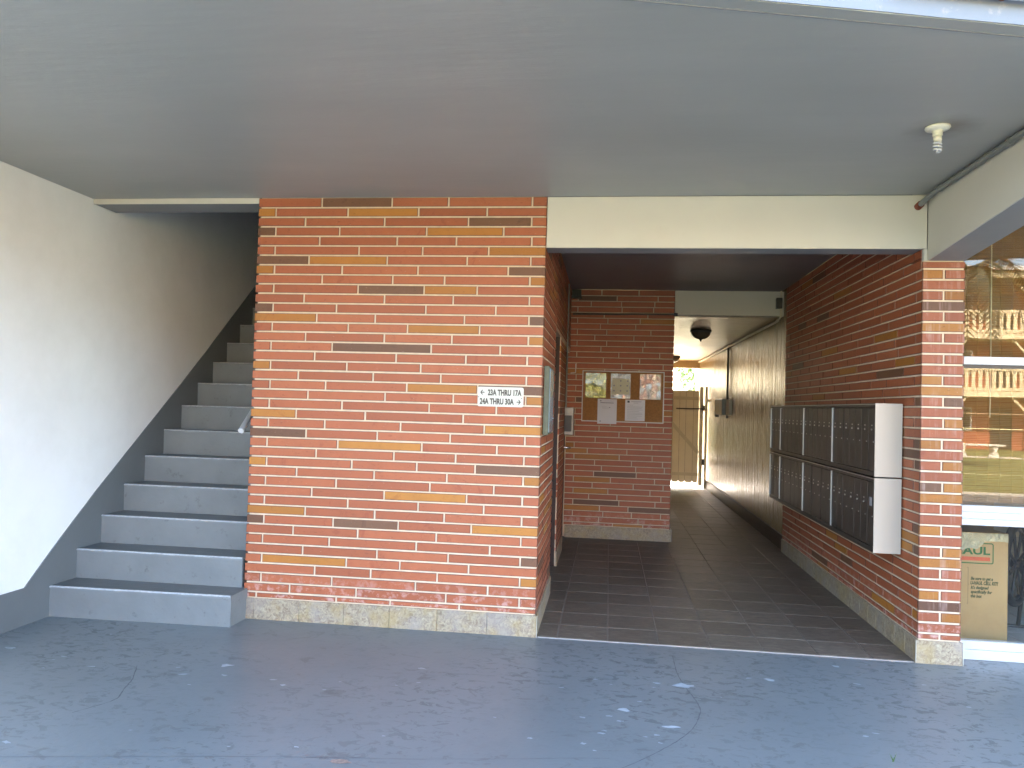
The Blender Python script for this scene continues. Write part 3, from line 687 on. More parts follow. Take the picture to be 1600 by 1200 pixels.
# ------------------------------------------------------------------ unit direction sign
sg = thing('unit_sign', (-.675, -.012, 1.43), 'small white unit number sign with two arrows on the front brick wall', 'sign')
def rrect(x0, x1, z0, z1, r, k=5):
    pts = []
    for cx, cz, a0 in ((x1-r, z1-r, 0), (x0+r, z1-r, 90), (x0+r, z0+r, 180), (x1-r, z0+r, 270)):
        for j in range(k+1): a = R(a0+90*j/k); pts.append((cx+r*math.cos(a), cz+r*math.sin(a)))
    return pts
MB().prism(rrect(-.822, -.530, 1.428, 1.552, .012), 1, -.011, -.0075).build('plate', 'signwhite', sg)
lm = MB()
text_on_front(lm, '23A THRU 17A', -.758, 1.500, -.0112, .050, 1, .0022, width=.215)
text_on_front(lm, '24A THRU 30A', -.808, 1.444, -.0112, .050, 1, .0022, width=.218)
lm.build('lettering', 'signink', sg)
def arrow(x, z, s_):
    am = MB()
    am.box(x-.013, x+.013, -.0122, -.0112, z-.003, z+.003)
    for d in (1, -1):
        am.prism([(x+s_*.013, z), (x+s_*.013-s_*.0065, z), (x-s_*.003, z+d*.0135), (x+s_*.002, z+d*.0165)], 1, -.0124, -.0113)
    am.build('arrow', 'signink', sg)
arrow(-.792, 1.517, -1); arrow(-.560, 1.460, 1)
for x, z in ((-.816, 1.487), (-.541, 1.484)): MB().tube([(x, -.0112, z), (x, -.0135, z)], .0032, 8).build('screw', 'ink', sg)

# ------------------------------------------------------------------ notice board and papers
nb = thing('notice_board', (.155, YN-.01, 1.29), 'cork notice board with thin white frame on the end brick wall', 'notice board')
bx0, bx1, bz0, bz1 = -.294, .607, 1.293, 1.861
B('cork_panel', 'cork', nb, bx0+.008, bx1-.008, YN-.020, YN-.008, bz0+.008, bz1-.008)
for q in ((bx0, bx1, bz1-.011, bz1), (bx0, bx1, bz0, bz0+.011)): B('frame_rail', 'whitepaint', nb, q[0], q[1], YN-.027, YN-.008, q[2], q[3], bevel=.002)
for q in ((bx0, bx0+.011), (bx1-.011, bx1)): B('frame_rail', 'whitepaint', nb, q[0], q[1], YN-.0265, YN-.008, bz0+.0112, bz1-.0112, bevel=.002)
def sheet(x0, x1, z0, z1, y, mat, label, wob=.003, marks=None):
    o = thing('paper_notice', ((x0+x1)/2, y, z0), label, 'paper notice', 'notices pinned to the cork board')
    mb = MB(); nx, nz = 8, 10; vs = []
    for i in range(nx+1):
        for j in range(nz+1):
            u, v = i/nx, j/nz
            yy_ = y-.001-wob*abs(noise.noise(Vector((u*2.5+x0*9, v*3, 4))))
            vs.append((x0+(x1-x0)*u, yy_, z0+(z1-z0)*v))
    mb.add(vs, [(i*(nz+1)+j, (i+1)*(nz+1)+j, (i+1)*(nz+1)+j+1, i*(nz+1)+j+1) for i in range(nx) for j in range(nz)], True)
    mb.build('sheet', mat, o)
    if marks:
        for nm, mt, lst in marks:
            q = MB()
            for a, b_, c_, d_ in lst: q.box(x0+a*(x1-x0), x0+b_*(x1-x0), y-wob-.0022, y-wob-.0016, z0+c_*(z1-z0), z0+d_*(z1-z0))
            q.build(nm, mt, o)
    return o
yb_ = YN-.0205
sheet(-.257, -.029, 1.557, 1.832, yb_, 'foil_y', 'yellow notice in a crinkled shiny sleeve at the upper left of the cork board', .008)
sheet(.022, .240, 1.555, 1.832, yb_, 'foil_w', 'pale notice with printed symbols in a sleeve at the top centre of the cork board', .003,
      [('yellow_sheet', 'paper2', [(.07, .93, .17, .80)]), ('symbols', 'inkgrey', [])])
syms = [o for o in bpy.data.objects if o.name.startswith('symbols')][0]; par = syms.parent; bpy.data.objects.remove(syms)
for cx, cz in ((.5, .71), (.85, .71), (.17, .52), (.5, .52), (.83, .52), (.17, .31), (.5, .31), (.83, .31)):
    X, Z = .022+.218*cx, 1.555+.277*cz
    MB().prism([(X+.010*math.cos(a*PI/4), Z+.010*math.sin(a*PI/4)) for a in range(8)], 1, yb_-.0062, yb_-.0056).build('symbol', 'inkgrey', par)
sheet(.340, .570, 1.553, 1.832, yb_, 'foil_w', 'silvery crinkled sleeve at the upper right of the cork board', .010)
ll = [(.14, .84, .835, .855), (.12, .20, .905, .935)]
sheet(-.117, .094, 1.272, 1.547, yb_-.009, 'paper', 'plain white page hanging over the bottom frame of the cork board', .002,
      [('header_bar', 'ink', ll), ('text_lines', 'inkgrey', [(.24, .84, .915, .922), (.22, .5, .70, .706), (.24, .62, .66, .666), (.24, .6, .62, .626), (.6, .66, .64, .68)]), ('footer', 'ink', [(.12, .19, .09, .12)])])
sheet(.186, .402, 1.313, 1.546, yb_, 'paper', 'white typed letter with dark logo at the lower right of the cork board', .002,
      [('logo', 'ink', [(.11, .22, .86, .95)]), ('text_lines', 'inkgrey', [(.3, .82, .90, .925), (.42, .66, .84, .855)]+[(.10, .10+w_, z_, z_+.012) for z_, w_ in ((.74, .3), (.66, .78), (.60, .74), (.52, .79), (.45, .6), (.37, .75), (.31, .78), (.23, .76), (.17, .5), (.09, .55))])])

# ------------------------------------------------------------------ mailboxes
def mail_bank(z0, z1, label):
    o = thing('mailbox_bank', (1.75, 1.84, z0), label, 'mailboxes', 'mailbox banks on the right passage wall')
    X0 = 1.672; Y0, Y1 = .262, 3.41
    MB().box(X0+.012, XC-.012, Y0+.006, Y1, z0+.004, z1-.004).build('cabinet', 'bronze', o)
    MB().box(X0-.006, XC-.012, Y0-.004, Y0+.0055, z0, z1).build('side_panel', 'champ', o, bevel=.0015)
    mods = [(.266, 1.216, 7), (1.216, 2.072, 6), (2.072, 2.964, 6), (2.964, 3.408, 3)]
    B('bottom_rail', 'bronze', o, X0-.003, X0+.0115, Y0+.006, Y1, z0, z0+.030, bevel=.002)
    B('top_rail', 'bronze', o, X0-.003, X0+.0115, Y0+.006, Y1, z1-.026, z1, bevel=.002)
    B('top_trim', 'alu', o, X0-.0045, X0-.0032, Y0+.006, Y1, z1-.008, z1-.004)
    for a, b_, n_ in mods:
        B('divider', 'alu', o, X0-.006, X0+.0115, b_-.011, b_+.002, z0+.0305, z1-.0265, bevel=.001)
        w_ = (b_-a-.016)/n_
        for k in range(n_):
            ya = a+.003+k*w_; yb2 = ya+w_-.005
            d_ = B('mailbox_door', 'door_mail', o, X0+rnd.uniform(-.001, .002), X0+.0117, ya, yb2, z0+.034, z1-.030, bevel=.002)
            B('door_edge_glint', 'alu', d_, X0+.0035, X0+.0115, yb2+.0008, yb2+.0038, z0+.036, z1-.032)  # bright strip that paints in the highlight along each door edge
            ym = (ya+yb2)/2; zl = z1-.145
            MB().tube([(X0-.001, ym, zl-.022), (X0-.006, ym, zl-.022)], .0065, 10).build('lock', 'alu', d_)
            B('number_label', 'alu', d_, X0-.0028, X0-.0012, ym-.010, ym+.010, zl, zl+.008)
            MB().tube([(X0-.001, ym-.035, zl-.10), (X0-.005, ym-.035, zl-.10)], .004, 8).build('pull_knob', 'alu', d_)
    return o
mail_bank(1.058, 1.520, 'upper bank of dark bronze mailboxes with cream side panel')
m2 = mail_bank(.583, 1.050, 'lower bank of dark bronze mailboxes with cream side panel')
B('notice_label', 'inkgrey', m2, 1.6655, 1.667, .30, .345, .87, .925)

# ------------------------------------------------------------------ lamps
cl = thing('ceiling_bulb', (1.46, -1.13, 2.65), 'bare spiral bulb in a cream socket on the grey ceiling', 'light bulb')
bx, by = 1.462, -1.135
MB().lathe(bx, by, [(.0, ZT-.0005), (.052, ZT-.0008), (.054, ZT-.006), (.050, ZT-.013), (.030, ZT-.018), (.022, ZT-.020)]).build('base_plate', 'cfl', cl)
MB().lathe(bx, by, [(.022, ZT-.018), (.020, ZT-.036), (.0215, ZT-.038), (.0205, ZT-.042), (.0, ZT-.042)]).build('socket', 'cfl', cl)
MB().lathe(bx, by, [(.0, ZT-.042), (.017, ZT-.0425), (.0185, ZT-.060), (.016, ZT-.066), (.0, ZT-.067)]).build('ballast', 'cfl', cl)
pts = [(bx+.0145*math.cos(t), by+.0145*math.sin(t), ZT-.068-.047*t/(2*PI*3.2)) for t in [2*PI*3.2*i/70 for i in range(71)]]
MB().tube([(bx, by, ZT-.066)]+pts+[(bx, by, ZT-.113)], .0052, 8).build('spiral_tube', 'whitepaint', cl)
def bowl(x, y, label):
    o = thing('bowl_light', (x, y, 2.33), label, 'ceiling light', 'bowl lights in the back passage')
    Z = 2.494
    MB().lathe(x, y, [(0, Z), (.135, Z), (.138, Z-.02), (.128, Z-.035), (.12, Z-.04)]).build('rim', 'bronze', o)
    MB().lathe(x, y, [(.124, Z-.036), (.118, Z-.06), (.095, Z-.09), (.06, Z-.112), (.02, Z-.122), (0, Z-.124)]).build('bowl', 'lightglass', o)
    MB().lathe(x, y, [(0, Z-.118), (.016, Z-.124), (.012, Z-.135), (.006, Z-.148), (0, Z-.158)], 10).build('finial', 'bronze', o)
bowl(1.165, 5.35, 'bronze bowl shaped ceiling light nearest the viewer in the back passage')
bowl(1.22, 10.3, 'far bronze bowl ceiling light above the gate')

# ------------------------------------------------------------------ conduits and small boxes
cd = thing('ceiling_conduit', (1.84, -1, 2.73), 'grey electrical conduit clipped along the top of the tapered beam', 'conduit')
MB().tube([(1.806, -.035, 2.700), (1.815, -.09, 2.715), (1.838, -.16, 2.742), (1.841, -.22, 2.744), (1.841, ye-.04, 2.744)], .0165, 12).build('pipe', 'conduit', cd)
MB().tube([(1.804, -.002, 2.694), (1.806, -.04, 2.700)], .022, 12).build('rusty_end', 'rust', cd)
for yq in (-.22, -1.0, -1.75): MB().tube([(1.841, yq-.008, 2.744), (1.841, yq+.008, 2.744)], .0205, 12).build('clip', 'conduit', cd)
hc = thing('wall_conduit', (.1, 3.77, 2.49), 'thin dark conduit running level across the end brick wall', 'conduit')
MB().tube([(-.42, 3.785, 2.487), (XN+.02, 3.785, 2.499)], .010, 8).build('pipe', 'bronze', hc)
MB().tube([(XN-.01, 3.785, 2.499), (XN+.03, 3.785, 2.499)], .016, 8).build('coupling', 'black', hc)
MB().box(-.43, -.33, 3.70, 3.80, 2.66, 2.75).build('corner_box', 'black', hc)
jb = thing('junction_box', (1.82, 3.75, 2.58), 'small dark junction box at the right end of the inner lintel', 'junction box')
MB().box(1.775, 1.835, 3.74, 3.80, 2.575, 2.69).build('case', 'bronze', jb, bevel=.004)
MB().tube([(1.825, 3.77, 2.767), (1.825, 3.77, 2.69)], .009, 8).build('pipe', 'conduit_w', jb)
MB().tube([(1.825, 3.77, 2.575), (1.825, 3.775, 2.49), (1.818, 3.79, 2.468), (1.80, 3.83, 2.462), (1.84, 4.05, 2.470)], .009, 8).build('elbow', 'conduit_w', jb)
pc = thing('wall_conduit', (1.85, 7.5, 2.46), 'long pipe following the top of the cream back passage wall', 'conduit')
MB().tube([(1.845, 4.0, 2.470), (1.845, 11.5, 2.470)], .016, 10).build('pipe', 'conduit_w', pc)
vc = thing('electric_box', (1.82, 8.0, 1.4), 'old grey metal electric box with a vertical pipe on the cream passage wall', 'electric box')
MB().tube([(1.845, 7.55, 2.455), (1.845, 7.55, 1.35)], .018, 10).build('pipe', 'bronze', vc)
MB().box(1.79, 1.866, 7.75, 8.55, 1.40, 1.655).build('case', 'boxgrey', vc, bevel=.006)
MB().box(1.82, 1.866, 7.20, 7.50, 1.40, 1.64).build('side_box', 'gate', vc, bevel=.004)
MB().box(1.80, 1.862, 8.56, 8.66, 1.36, 1.44).build('latch', 'bronze', vc)
# gutter pipe on the slab fascia
gp = thing('fascia_pipe', (0, -2.3, 2.85), 'thin white pipe strapped along the white slab fascia overhead', 'pipe')
MB().tube([(.9, Ys(.9)-.035, 2.853), (5, Ys(5)-.035, 2.868)], .019, 10).build('pipe', 'whitepaint', gp)
for xq in (1.27, 2.4, 3.6):
    y_ = Ys(xq)-.033; zq = 2.853+(xq-.9)*.0037
    MB().tube([(xq-.005, y_, zq), (xq+.005, y_, zq)], .023, 10).build('strap', 'rust', gp)

# ------------------------------------------------------------------ gate at the end of the passage
gt = thing('board_gate', (1.25, 10, .1), 'tan board gate with diagonal brace closing the far end of the passage', 'gate')
YG = 10.0; xg = [.84, .966, 1.091, 1.216, 1.341, 1.457, 1.595, 1.70]
for k in range(len(xg)-1):
    a, b_, dy = xg[k]+.0025, xg[k+1]-.0025, 0
    MB().prism([(a+.014, .105), (b_-.014, .105), (b_, .13), (b_, 1.835), (a, 1.835), (a, .13)], 1, YG+.02+dy, YG+.0295+dy).build('board', 'gate', gt, bevel=.002)
MB().box(.845, 1.695, YG+.031, YG+.036, .14, 1.83).build('seam_shade_sheet', 'steel_dark', gt)  # dark sheet added behind the boards so seams read as shaded gaps
for nm, z0, z1 in (('top_rail', 1.66, 1.72), ('bottom_rail', .235, .295)): B(nm, 'gate2', gt, .84, 1.70, YG-.005, YG+.0195, z0, z1, bevel=.002)
MB().prism([(.90, 1.50), (.95, 1.54), (1.715, .69), (1.67, .64)], 1, YG-.006, YG+.0193).build('brace', 'gate2', gt)
B('stile', 'gate', gt, 1.704, 1.772, YG-.01, YG+.045, .06, 1.905, bevel=.002)
B('stile', 'gate', gt, .77, .838, YG-.01, YG+.045, .06, 1.905, bevel=.002)
MB().tube([(1.27, YG-.03, 1.492), (1.805, YG-.03, 1.497)], .012, 8).build('slide_bolt', 'bronze', gt)
B('latch', 'bronze', gt, 1.755, 1.80, YG-.028, YG-.012, 1.46, 1.56); B('hinge', 'bronze', gt, 1.765, 1.808, YG-.02, YG-.011, .44, .56)
gpz = thing('gate_post', (1.834, 10, 0), 'square tan post beside the gate fixed to the cream wall by a bracket', 'post')
B('post', 'gate', gpz, 1.803, 1.850, YG-.02, YG+.035, .0, 1.912, bevel=.002)
B('bracket', 'bronze', gpz, 1.8505, 1.868, YG-.015, YG+.01, 1.63, 1.68)

# ------------------------------------------------------------------ beyond the passage: white stair stringer, column, trees
ds = thing('outdoor_stair', (1.6, 14.2, 0), 'white diagonal stair stringer standing in sunlight behind the gate', 'staircase')
MB().prism([(.85, 3.4), (1.15, 3.4), (2.6, 0), (2.3, 0)], 1, 14.0, 14.15).build('stringer', 'whitepaint', ds)
for k in range(14): B('stair_tread', 'concrete', ds, .99+k*.105, 1.25+k*.105, 14.16, 15.2, 3.3-k*.245, 3.34-k*.245)
cl2 = thing('white_column', (2.15, 13, 0), 'bright white column at the far end beyond the gate', 'column')
MB().box(1.98, 2.30, 13.0, 13.3, 0, 3.4).build('shaft', 'whitepaint', cl2); MB().box(1.94, 2.34, 12.96, 13.34, 3.4, 3.6).build('cap', 'whitepaint', cl2)
def tree(x, y, h, r, label, seed, n=2600):
    rr = random.Random(seed); o = thing('tree', (x, y, -.03), label, 'tree', 'trees behind the passage')
    t = MB(); t.tube([(x, y, -.03), (x+.1, y, h*.3), (x-.05, y+.1, h*.6)], .17, 9, r1=.09)
    tips = []
    for k in range(7):
        a = 2*PI*k/7+rr.random(); e = (x+r*.6*math.cos(a), y+r*.6*math.sin(a), h*rr.uniform(.55, .9)); tips.append(e)
        t.tube([(x, y, h*rr.uniform(.3, .5)), tuple((Vector((x, y, h*.5))+Vector(e))/2+Vector((0, 0, .2))), e], .06, 6, r1=.02)
    t.build('trunk', 'bark', o)
    c = MB(); cl_ = [(Vector(e), r*rr.uniform(.35, .5)) for e in tips]+[(Vector((x+rr.uniform(-r, r)*.6, y+rr.uniform(-r, r)*.6, h*rr.uniform(.5, 1))), r*rr.uniform(.25, .45)) for _ in range(9)]
    for _ in range(n):
        p, q = rr.choice(cl_); d = Vector((rr.gauss(0, 1), rr.gauss(0, 1), rr.gauss(0, .8))).normalized()*q*rr.random()**.4; ce = p+d
        u = Vector((rr.gauss(0, 1), rr.gauss(0, 1), rr.gauss(0, 1))).normalized(); w = u.orthogonal().normalized(); s_ = rr.uniform(.05, .11)
        c.add([ce-u*s_, ce+w*s_*.5, ce+u*s_, ce-w*s_*.5], [(0, 1, 2, 3)])
    c.build('crown', 'leaf', o)
tree(1.2, 20, 4.6, 2.2, 'leafy green tree in sun straight beyond the gate', 3)
tree(4.3, 23, 5.5, 2.4, 'broad green tree right of the far passage opening', 4)
tree(-2.2, 24, 5.2, 2.4, 'green tree left of the far passage opening', 5)
hdg = MB(); rr = random.Random(9)
for _ in range(5000):
    ce = Vector((rr.uniform(-8, 12), rr.uniform(26.5, 28), rr.uniform(0, 3.4))); u = Vector((rr.gauss(0, 1), rr.gauss(0, 1), rr.gauss(0, 1))).normalized(); w = u.orthogonal(); s_ = rr.uniform(.08, .16)
    hdg.add([ce-u*s_, ce+w*s_*.5, ce+u*s_, ce-w*s_*.5], [(0, 1, 2, 3)])
hdg.build('hedge', 'leaf', None, label='tall leafy hedge closing the yard behind the building', cat='hedge')

# ------------------------------------------------------------------ window at the right
YW = .16
wn = thing('shop_window', (3.0, YW, 0), 'white framed window right of the brick pier reflecting the building opposite', 'window')
XW0, XW1 = 2.075, 3.9
B('bottom_rail', 'whitevinyl', wn, XW0, XW1, YW-.03, YW+.04, .0, .058, bevel=.003); B('bottom_rail', 'whitevinyl', wn, XW0, XW1, YW-.022, YW+.04, .0585, .108, bevel=.003)
for a, b_, d in ((.800, .838, .030), (.8385, .878, .024), (.8785, .917, .017)): B('mid_rail', 'whitevinyl', wn, XW0, XW1, YW-d, YW+.04, a, b_, bevel=.003)
B('transom', 'whitevinyl', wn, XW0, XW1, YW-.02, YW+.04, 1.768, 1.806, bevel=.003); B('transom_seal', 'black', wn, XW0+.03, XW1-.03, YW-.008, YW+.03, 1.748, 1.7675); B('transom_cap', 'whitevinyl', wn, XW0, XW1, YW-.014, YW+.04, 1.8065, 1.816)
B('head_rail', 'whitevinyl', wn, XW0, XW1, YW-.02, YW+.04, 2.70, ZT-.002, bevel=.003)
for x in (XW0, XW1-.04): B('jamb', 'whitevinyl', wn, x-.0, x+.03, YW-.016, YW+.038, .1085, 2.699)
B('pane', 'glass', wn, XW0+.03, XW1-.04, YW+.004, YW+.009, 1.8165, 2.70); B('pane', 'glass', wn, XW0+.03, XW1-.04, YW+.004, YW+.009, .9175, 1.7475)
B('pane', 'glass_low', wn, XW0+.03, XW1-.04, YW+.004, YW+.009, .1085, .7995)
nx_ = thing('outer_wall', (6, .2, 0), 'cream rendered wall continuing right of the window', 'wall')
MB().box(3.9, 20, .12, .28, 0, ZT-.001).build('render', 'stucco', nx_)
# room behind
room = struct('room_floor', 'grout', MB().box(2.075, 5.5, .205, 3.4, -.2, -.001))
for i in range(11):
    for j in range(10):
        tile(2.08+.31*i, 2.39+.31*i, .21+.31*j, .52+.31*j, room, 'grey_tile', .003)
rmw = thing('room_wall', (3.8, 3.4, 0), 'tan boarded wall inside the room behind the window', 'wall')
for k in range(18): B('siding_board', 'siding', rmw, 2.075, 5.5, 3.3-.006, 3.40, .15*k+.003, .15*k+.146)
MB().box(5.5, 5.6, .28, 3.5, 0, ZT).box(2.075, 5.5, .28, 3.3, ZT-.1, ZT-.002).box(2.062, 2.074, .205, 3.3, 0, ZT-.1).build('plaster', 'room', rmw)
# bamboo blind: slats too thin to tell apart, cords that can be
bl = thing('bamboo_blind', (2.95, .245, .93), 'brown bamboo roll blind hanging behind the upper window panes', 'blind')
mb = MB(); z = .93
while z < 2.66:
    h_ = rnd.uniform(.006, .011); x_ = rnd.uniform(-.003, .003); mb.box(2.11+x_, 3.84+x_, .245, .2475+rnd.uniform(0, .001), z, z+h_-.0012); z += h_
mb.build('bamboo_slats', 'bamboo', bl, kind='stuff')
for k in range(25):
    x = 2.120+.0677*k; pts = [(x+.003*math.sin(zz*9+k), .2435, zz) for zz in [.93+1.73*i/24 for i in range(25)]]
    MB().tube(pts, .0019, 5).build('stitch_cord', 'cordtan', bl)
MB().tube([(2.329, .2385, 2.6), (2.331, .2385, 1.7), (2.329, .2385, 1.45)], .0035, 6).build('pull_cord', 'cfl', bl)
# cardboard boxes
cb = thing('cardboard_box', (2.3, .7, 0), 'brown moving box with green print and shiny tape just inside the window', 'box')
X0, X1, Y0b, Y1b, Z1 = 2.095, 2.545, .45, .88, .715
MB().box(X0, X1, Y0b, Y1b, .006, Z1).build('carton', 'card', cb, bevel=.003)
mb = MB(); k_ = 16; vs = []
for i in range(k_+1):
    for j in range(4):
        u = i/k_; x = X0+.01+(X1-X0-.012)*u; d = [.0, .04, .08, .125][j]
        vs.append((x, Y0b-.0035-.003*abs(noise.noise(Vector((x*40, j, 0)))), Z1-.002-d*(1+.35*noise.noise(Vector((x*25, 5, j))))*(1.0+.25*math.sin(u*9) if u < .68 else .40)))
mb.add(vs, [(i*4+j, i*4+4+j, i*4+5+j, i*4+1+j) for i in range(k_) for j in range(3)], True); mb.build('tape', 'tape', cb)
q = MB(); yf = Y0b-.0006
def frame_rr(mb, x0, x1, z0, z1, r, w):
    o_ = rrect(x0, x1, z0, z1, r); i_ = rrect(x0+w, x1-w, z0+w, z1-w, max(.002, r-w)); n_ = len(o_)
    mb.add([(a, yf, b_) for a, b_ in o_]+[(a, yf, b_) for a, b_ in i_], [(k, (k+1) % n_, (k+1) % n_+n_, k+n_) for k in range(n_)])
frame_rr(q, 2.10, 2.458, .517, .650, .014, .0065)
text_on_front(q, 'U-HAUL', 2.125, .577, yf, .068, 1, .002, width=.312)
q.build('logo', 'green_ink', cb)
MB().box(2.125, 2.437, yf-.0006, yf, .536, .560).build('stripe', 'orange_ink', cb)
q = MB(); text_on_front(q, 'Be sure to get a', 2.323, .414, yf, .027, .8, .0009, .25, width=.132)
text_on_front(q, "U-HAUL CELL KIT!", 2.321, .385, yf, .030, .8, .0012, .25, width=.165)
text_on_front(q, "It's designed", 2.323, .357, yf, .027, .8, .0009, .25, width=.108)
text_on_front(q, 'specifically for', 2.323, .330, yf, .027, .8, .0009, .25, width=.128)
text_on_front(q, 'this box', 2.323, .303, yf, .027, .8, .0009, .25, width=.068)
q.box(2.306, 2.3075, yf-.0004, yf, .262, .492); q.box(2.298, 2.3075, yf-.0004, yf, .4905, .492); q.box(2.298, 2.3075, yf-.0004, yf, .262, .2635); q.box(2.3075, 2.315, yf-.0004, yf, .384, .3855)
q.build('printed_text', 'brown_ink', cb)
c2 = thing('cardboard_box', (2.3, 1.15, 0), 'taller plain brown carton behind the printed box inside the window', 'box')
MB().box(2.085, 2.76, 1.10, 1.55, .004, .86).build('carton', 'card', c2, bevel=.003); B('flap', 'card', c2, 2.09, 2.75, 1.10, 1.3, .862, .866)
# wheel with thick spokes
wh = thing('spoked_wheel', (2.66, .95, .28), 'black wheel with thick spokes leaning behind the printed cardboard box', 'wheel')
cw = Vector((2.785, .84, .462)); ang = R(50); ax = Vector((math.sin(ang), -math.cos(ang), 0)); uu = Vector((math.cos(ang), math.sin(ang), 0)); vv = Vector((0, 0, 1))
def circ(r_, k=40): return [cw+uu*r_*math.cos(2*PI*i/k)+vv*r_*math.sin(2*PI*i/k) for i in range(k+1)]
MB().tube(circ(.262), .026, 10, caps=False).build('tyre', 'rubber', wh)
MB().tube(circ(.232), .012, 8, caps=False).build('rim', 'black', wh)
MB().tube([cw-ax*.03, cw+ax*.03], .035, 14).build('hub', 'black', wh)
for k in range(8):
    a = 2*PI*(k+.35)/8; e = cw+uu*.23*math.cos(a)+vv*.23*math.sin(a); MB().tube([cw, e], .010, 8).build('spoke', 'black', wh)
MB().tube([cw+ax*.05+vv*-.0, Vector((2.86, .96, .02))], .014, 8).build('stand', 'black', wh)
MB().tube([(2.76, .98, .012), (2.96, .94, .012)], .012, 8).build('foot', 'black', wh)

# ------------------------------------------------------------------ the lawn side: building opposite (seen mirrored in the window)
ob = thing('opposite_building', (18, -37, 0), 'three storey brick apartment block across the lawn with cream balustrades', 'building')
YO = -35.0
MB().box(2, 36, YO-8, YO-1.6, -.03, 8.6).build('wall', 'ochre', ob)
for z in (2.60, 5.45): MB().box(2, 36, YO-1.6, YO, z, z+.28).build('balcony_slab', 'rail_cream', ob)
MB().box(1.6, 36.4, YO-8.5, YO+.25, 8.40, 8.75).build('roof_fascia', 'rail_cream', ob)
MB().box(1.5, 36.5, YO-8.6, YO+.4, 8.755, 8.95).build('gutter', 'whitepaint', ob)
for z in (2.88, 5.73):
    B('handrail', 'rail_cream', ob, 2, 36, YO-.10, YO+.03, z+.98, z+1.12); B('foot_rail', 'rail_cream', ob, 2, 36, YO-.10, YO+.03, z+.02, z+.16)
    for k in range(70):
        x = 8+.31*k
        if x > 29: break
        MB().prism([(x, z+.16), (x+.16, z+.16), (x+.16, z+.80), (x+.20, z+.92), (x+.235, z+.98), (x-.075, z+.98), (x-.04, z+.92), (x, z+.80)], 1, YO-.07, YO-.01).build('baluster', 'rail_cream', ob)
for x in (6, 9.6, 13.2, 16.6, 20.2, 23.8, 27.4):
    B('post', 'rail_cream', ob, x, x+.16, YO-.25, YO-.11, -.03, 8.4)
    for zz in (2.6, 5.45, 8.4):
        for s_ in (1, -1): MB().prism([(x+.08+s_*.06, zz-.75), (x+.08+s_*.16, zz-.75), (x+.08+s_*.85, zz), (x+.08+s_*.7, zz)], 1, YO-.24, YO-.12).build('brace', 'rail_cream', ob)
for zf in (0, 2.88, 5.73):
    for k, x in enumerate((7, 10.4, 12.2, 14.3, 16.9, 19.2, 21.4, 24, 26.5)):
        if k % 3 == 2: B('door', 'darkglass', ob, x, x+1.0, YO-1.595, YO-1.56, zf, zf+2.1)
        else:
            w_ = B('window', 'whitepaint', ob, x, x+1.4, YO-1.598, YO-1.55, zf+.9, zf+2.1); B('glass', 'darkglass', w_, x+.08, x+1.32, YO-1.549, YO-1.54, zf+.98, zf+2.02)
for x in (12.9,): B('downpipe', 'whitepaint', ob, x, x+.3, YO-1.5, YO-1.3, 0, 8.4)
bench = thing('garden_bench', (16, -28, 0), 'pale stone bench with curved legs on the lawn opposite', 'bench')
XBn, YBn = 14.6, -27.6
B('seat', 'stone', bench, XBn-.95, XBn+.95, YBn-.22, YBn+.22, .42, .50, bevel=.02)
for s_ in (-.6, .6):
    MB().prism([(XBn+s_-.10, .42), (XBn+s_+.12, .42), (XBn+s_+.04, .25), (XBn+s_+.14, .0), (XBn+s_-.14, .0), (XBn+s_-.04, .22)], 1, YBn-.18, YBn+.18).build('leg', 'stone', bench)
B('slab', 'concrete', bench, XBn-1.6, XBn+1.6, YBn-.5, YBn+.5, -.028, .0)
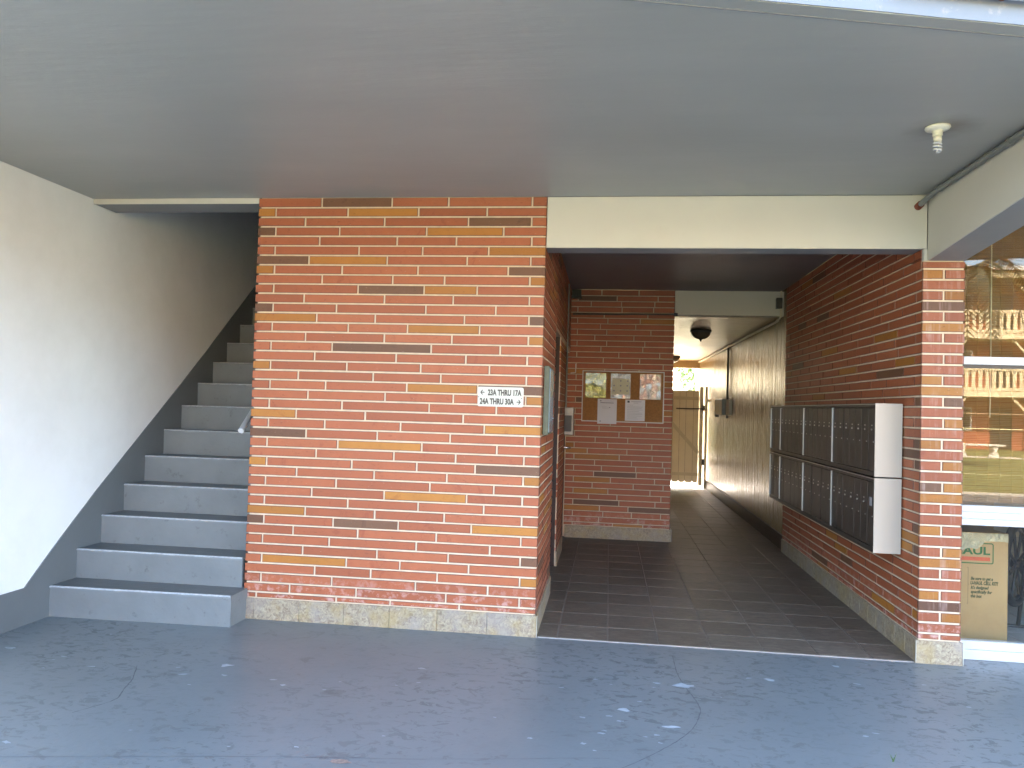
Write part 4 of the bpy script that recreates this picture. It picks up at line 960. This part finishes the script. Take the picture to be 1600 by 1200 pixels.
# palm
pl = thing('palm_tree', (9.0, -18, -.03), 'palm tree with drooping feathery fronds on the lawn', 'palm tree')
px_, py_, pz_ = 10.05, -17.9, 5.7
MB().tube([(px_-1.4, py_-.2, -.05), (px_-.95, py_, 2.6), (px_, py_, pz_)], .17, 10, r1=.11).build('trunk', 'palmtrunk', pl)
def frond(a, reach, rise, drop, mb_r):
    sp = MB(); pts = []
    for i in range(15):
        t = i/14; pts.append(Vector((px_+math.cos(a)*reach*t**.8, py_+math.sin(a)*reach*t**.8, pz_+rise*math.sin(min(1, t*1.6)*PI/2)-drop*t**2.2)))
    sp.tube(pts, .022, 6, r1=.006)
    rr = random.Random(int(a*100))
    for i in range(1, 34):
        t = i/34*13.9; k = int(t); P = pts[k].lerp(pts[k+1], t-k); T = (pts[k+1]-pts[k]).normalized()
        side = T.cross(Vector((0, 0, 1))); side = side.normalized() if side.length > .1 else Vector((math.sin(a), -math.cos(a), 0))
        ln_ = .85*math.sin(PI*min(.93, .15+i/34*.85))
        for s_ in (1, -1):
            d = (side*s_*.85+T*.45+Vector((0, 0, -.25))).normalized(); e = P+d*ln_+Vector((0, 0, -.12*rr.random())); w = T*.034
            sp.add([P-w, P+w, e], [(0, 1, 2)])
    sp.build('frond', 'frond', pl)
for a, re_, ri, dr_ in ((1.15, .9, .35, 3.1), (1.45, 1.2, .2, 2.4), (-1.25, 1.0, .4, 3.2), (.75, 1.5, .5, 3.2), (-.8, 1.7, .6, 3.3), (2.8, 1.9, .5, 2.2), (-2.5, 1.8, .6, 2.4), (.15, 2.3, 1.0, 1.2), (3.9, 1.9, 1.0, 1.2), (-.3, 2.1, .75, 1.9)):
    frond(a, re_, ri, dr_, None)
# weed at the edge of the paving joint
wd = MB(); rr = random.Random(2)
for k in range(4):
    a = rr.uniform(0, 6.28); h_ = rr.uniform(.025, .045); x, y = 1.215+rr.uniform(-.004, .004), -1.40+rr.uniform(-.004, .004)
    wd.add([(x-.0018, y, 0), (x+.0018, y, 0), (x+.018*math.cos(a), y+.01*math.sin(a), h_)], [(0, 1, 2)])
wd.build('weed', 'leaf', None, label='tiny green weed sprouting from the blue grey floor near the camera', cat='weed')

for o in bpy.data.objects:
    if '_w' in o: del o['_w']
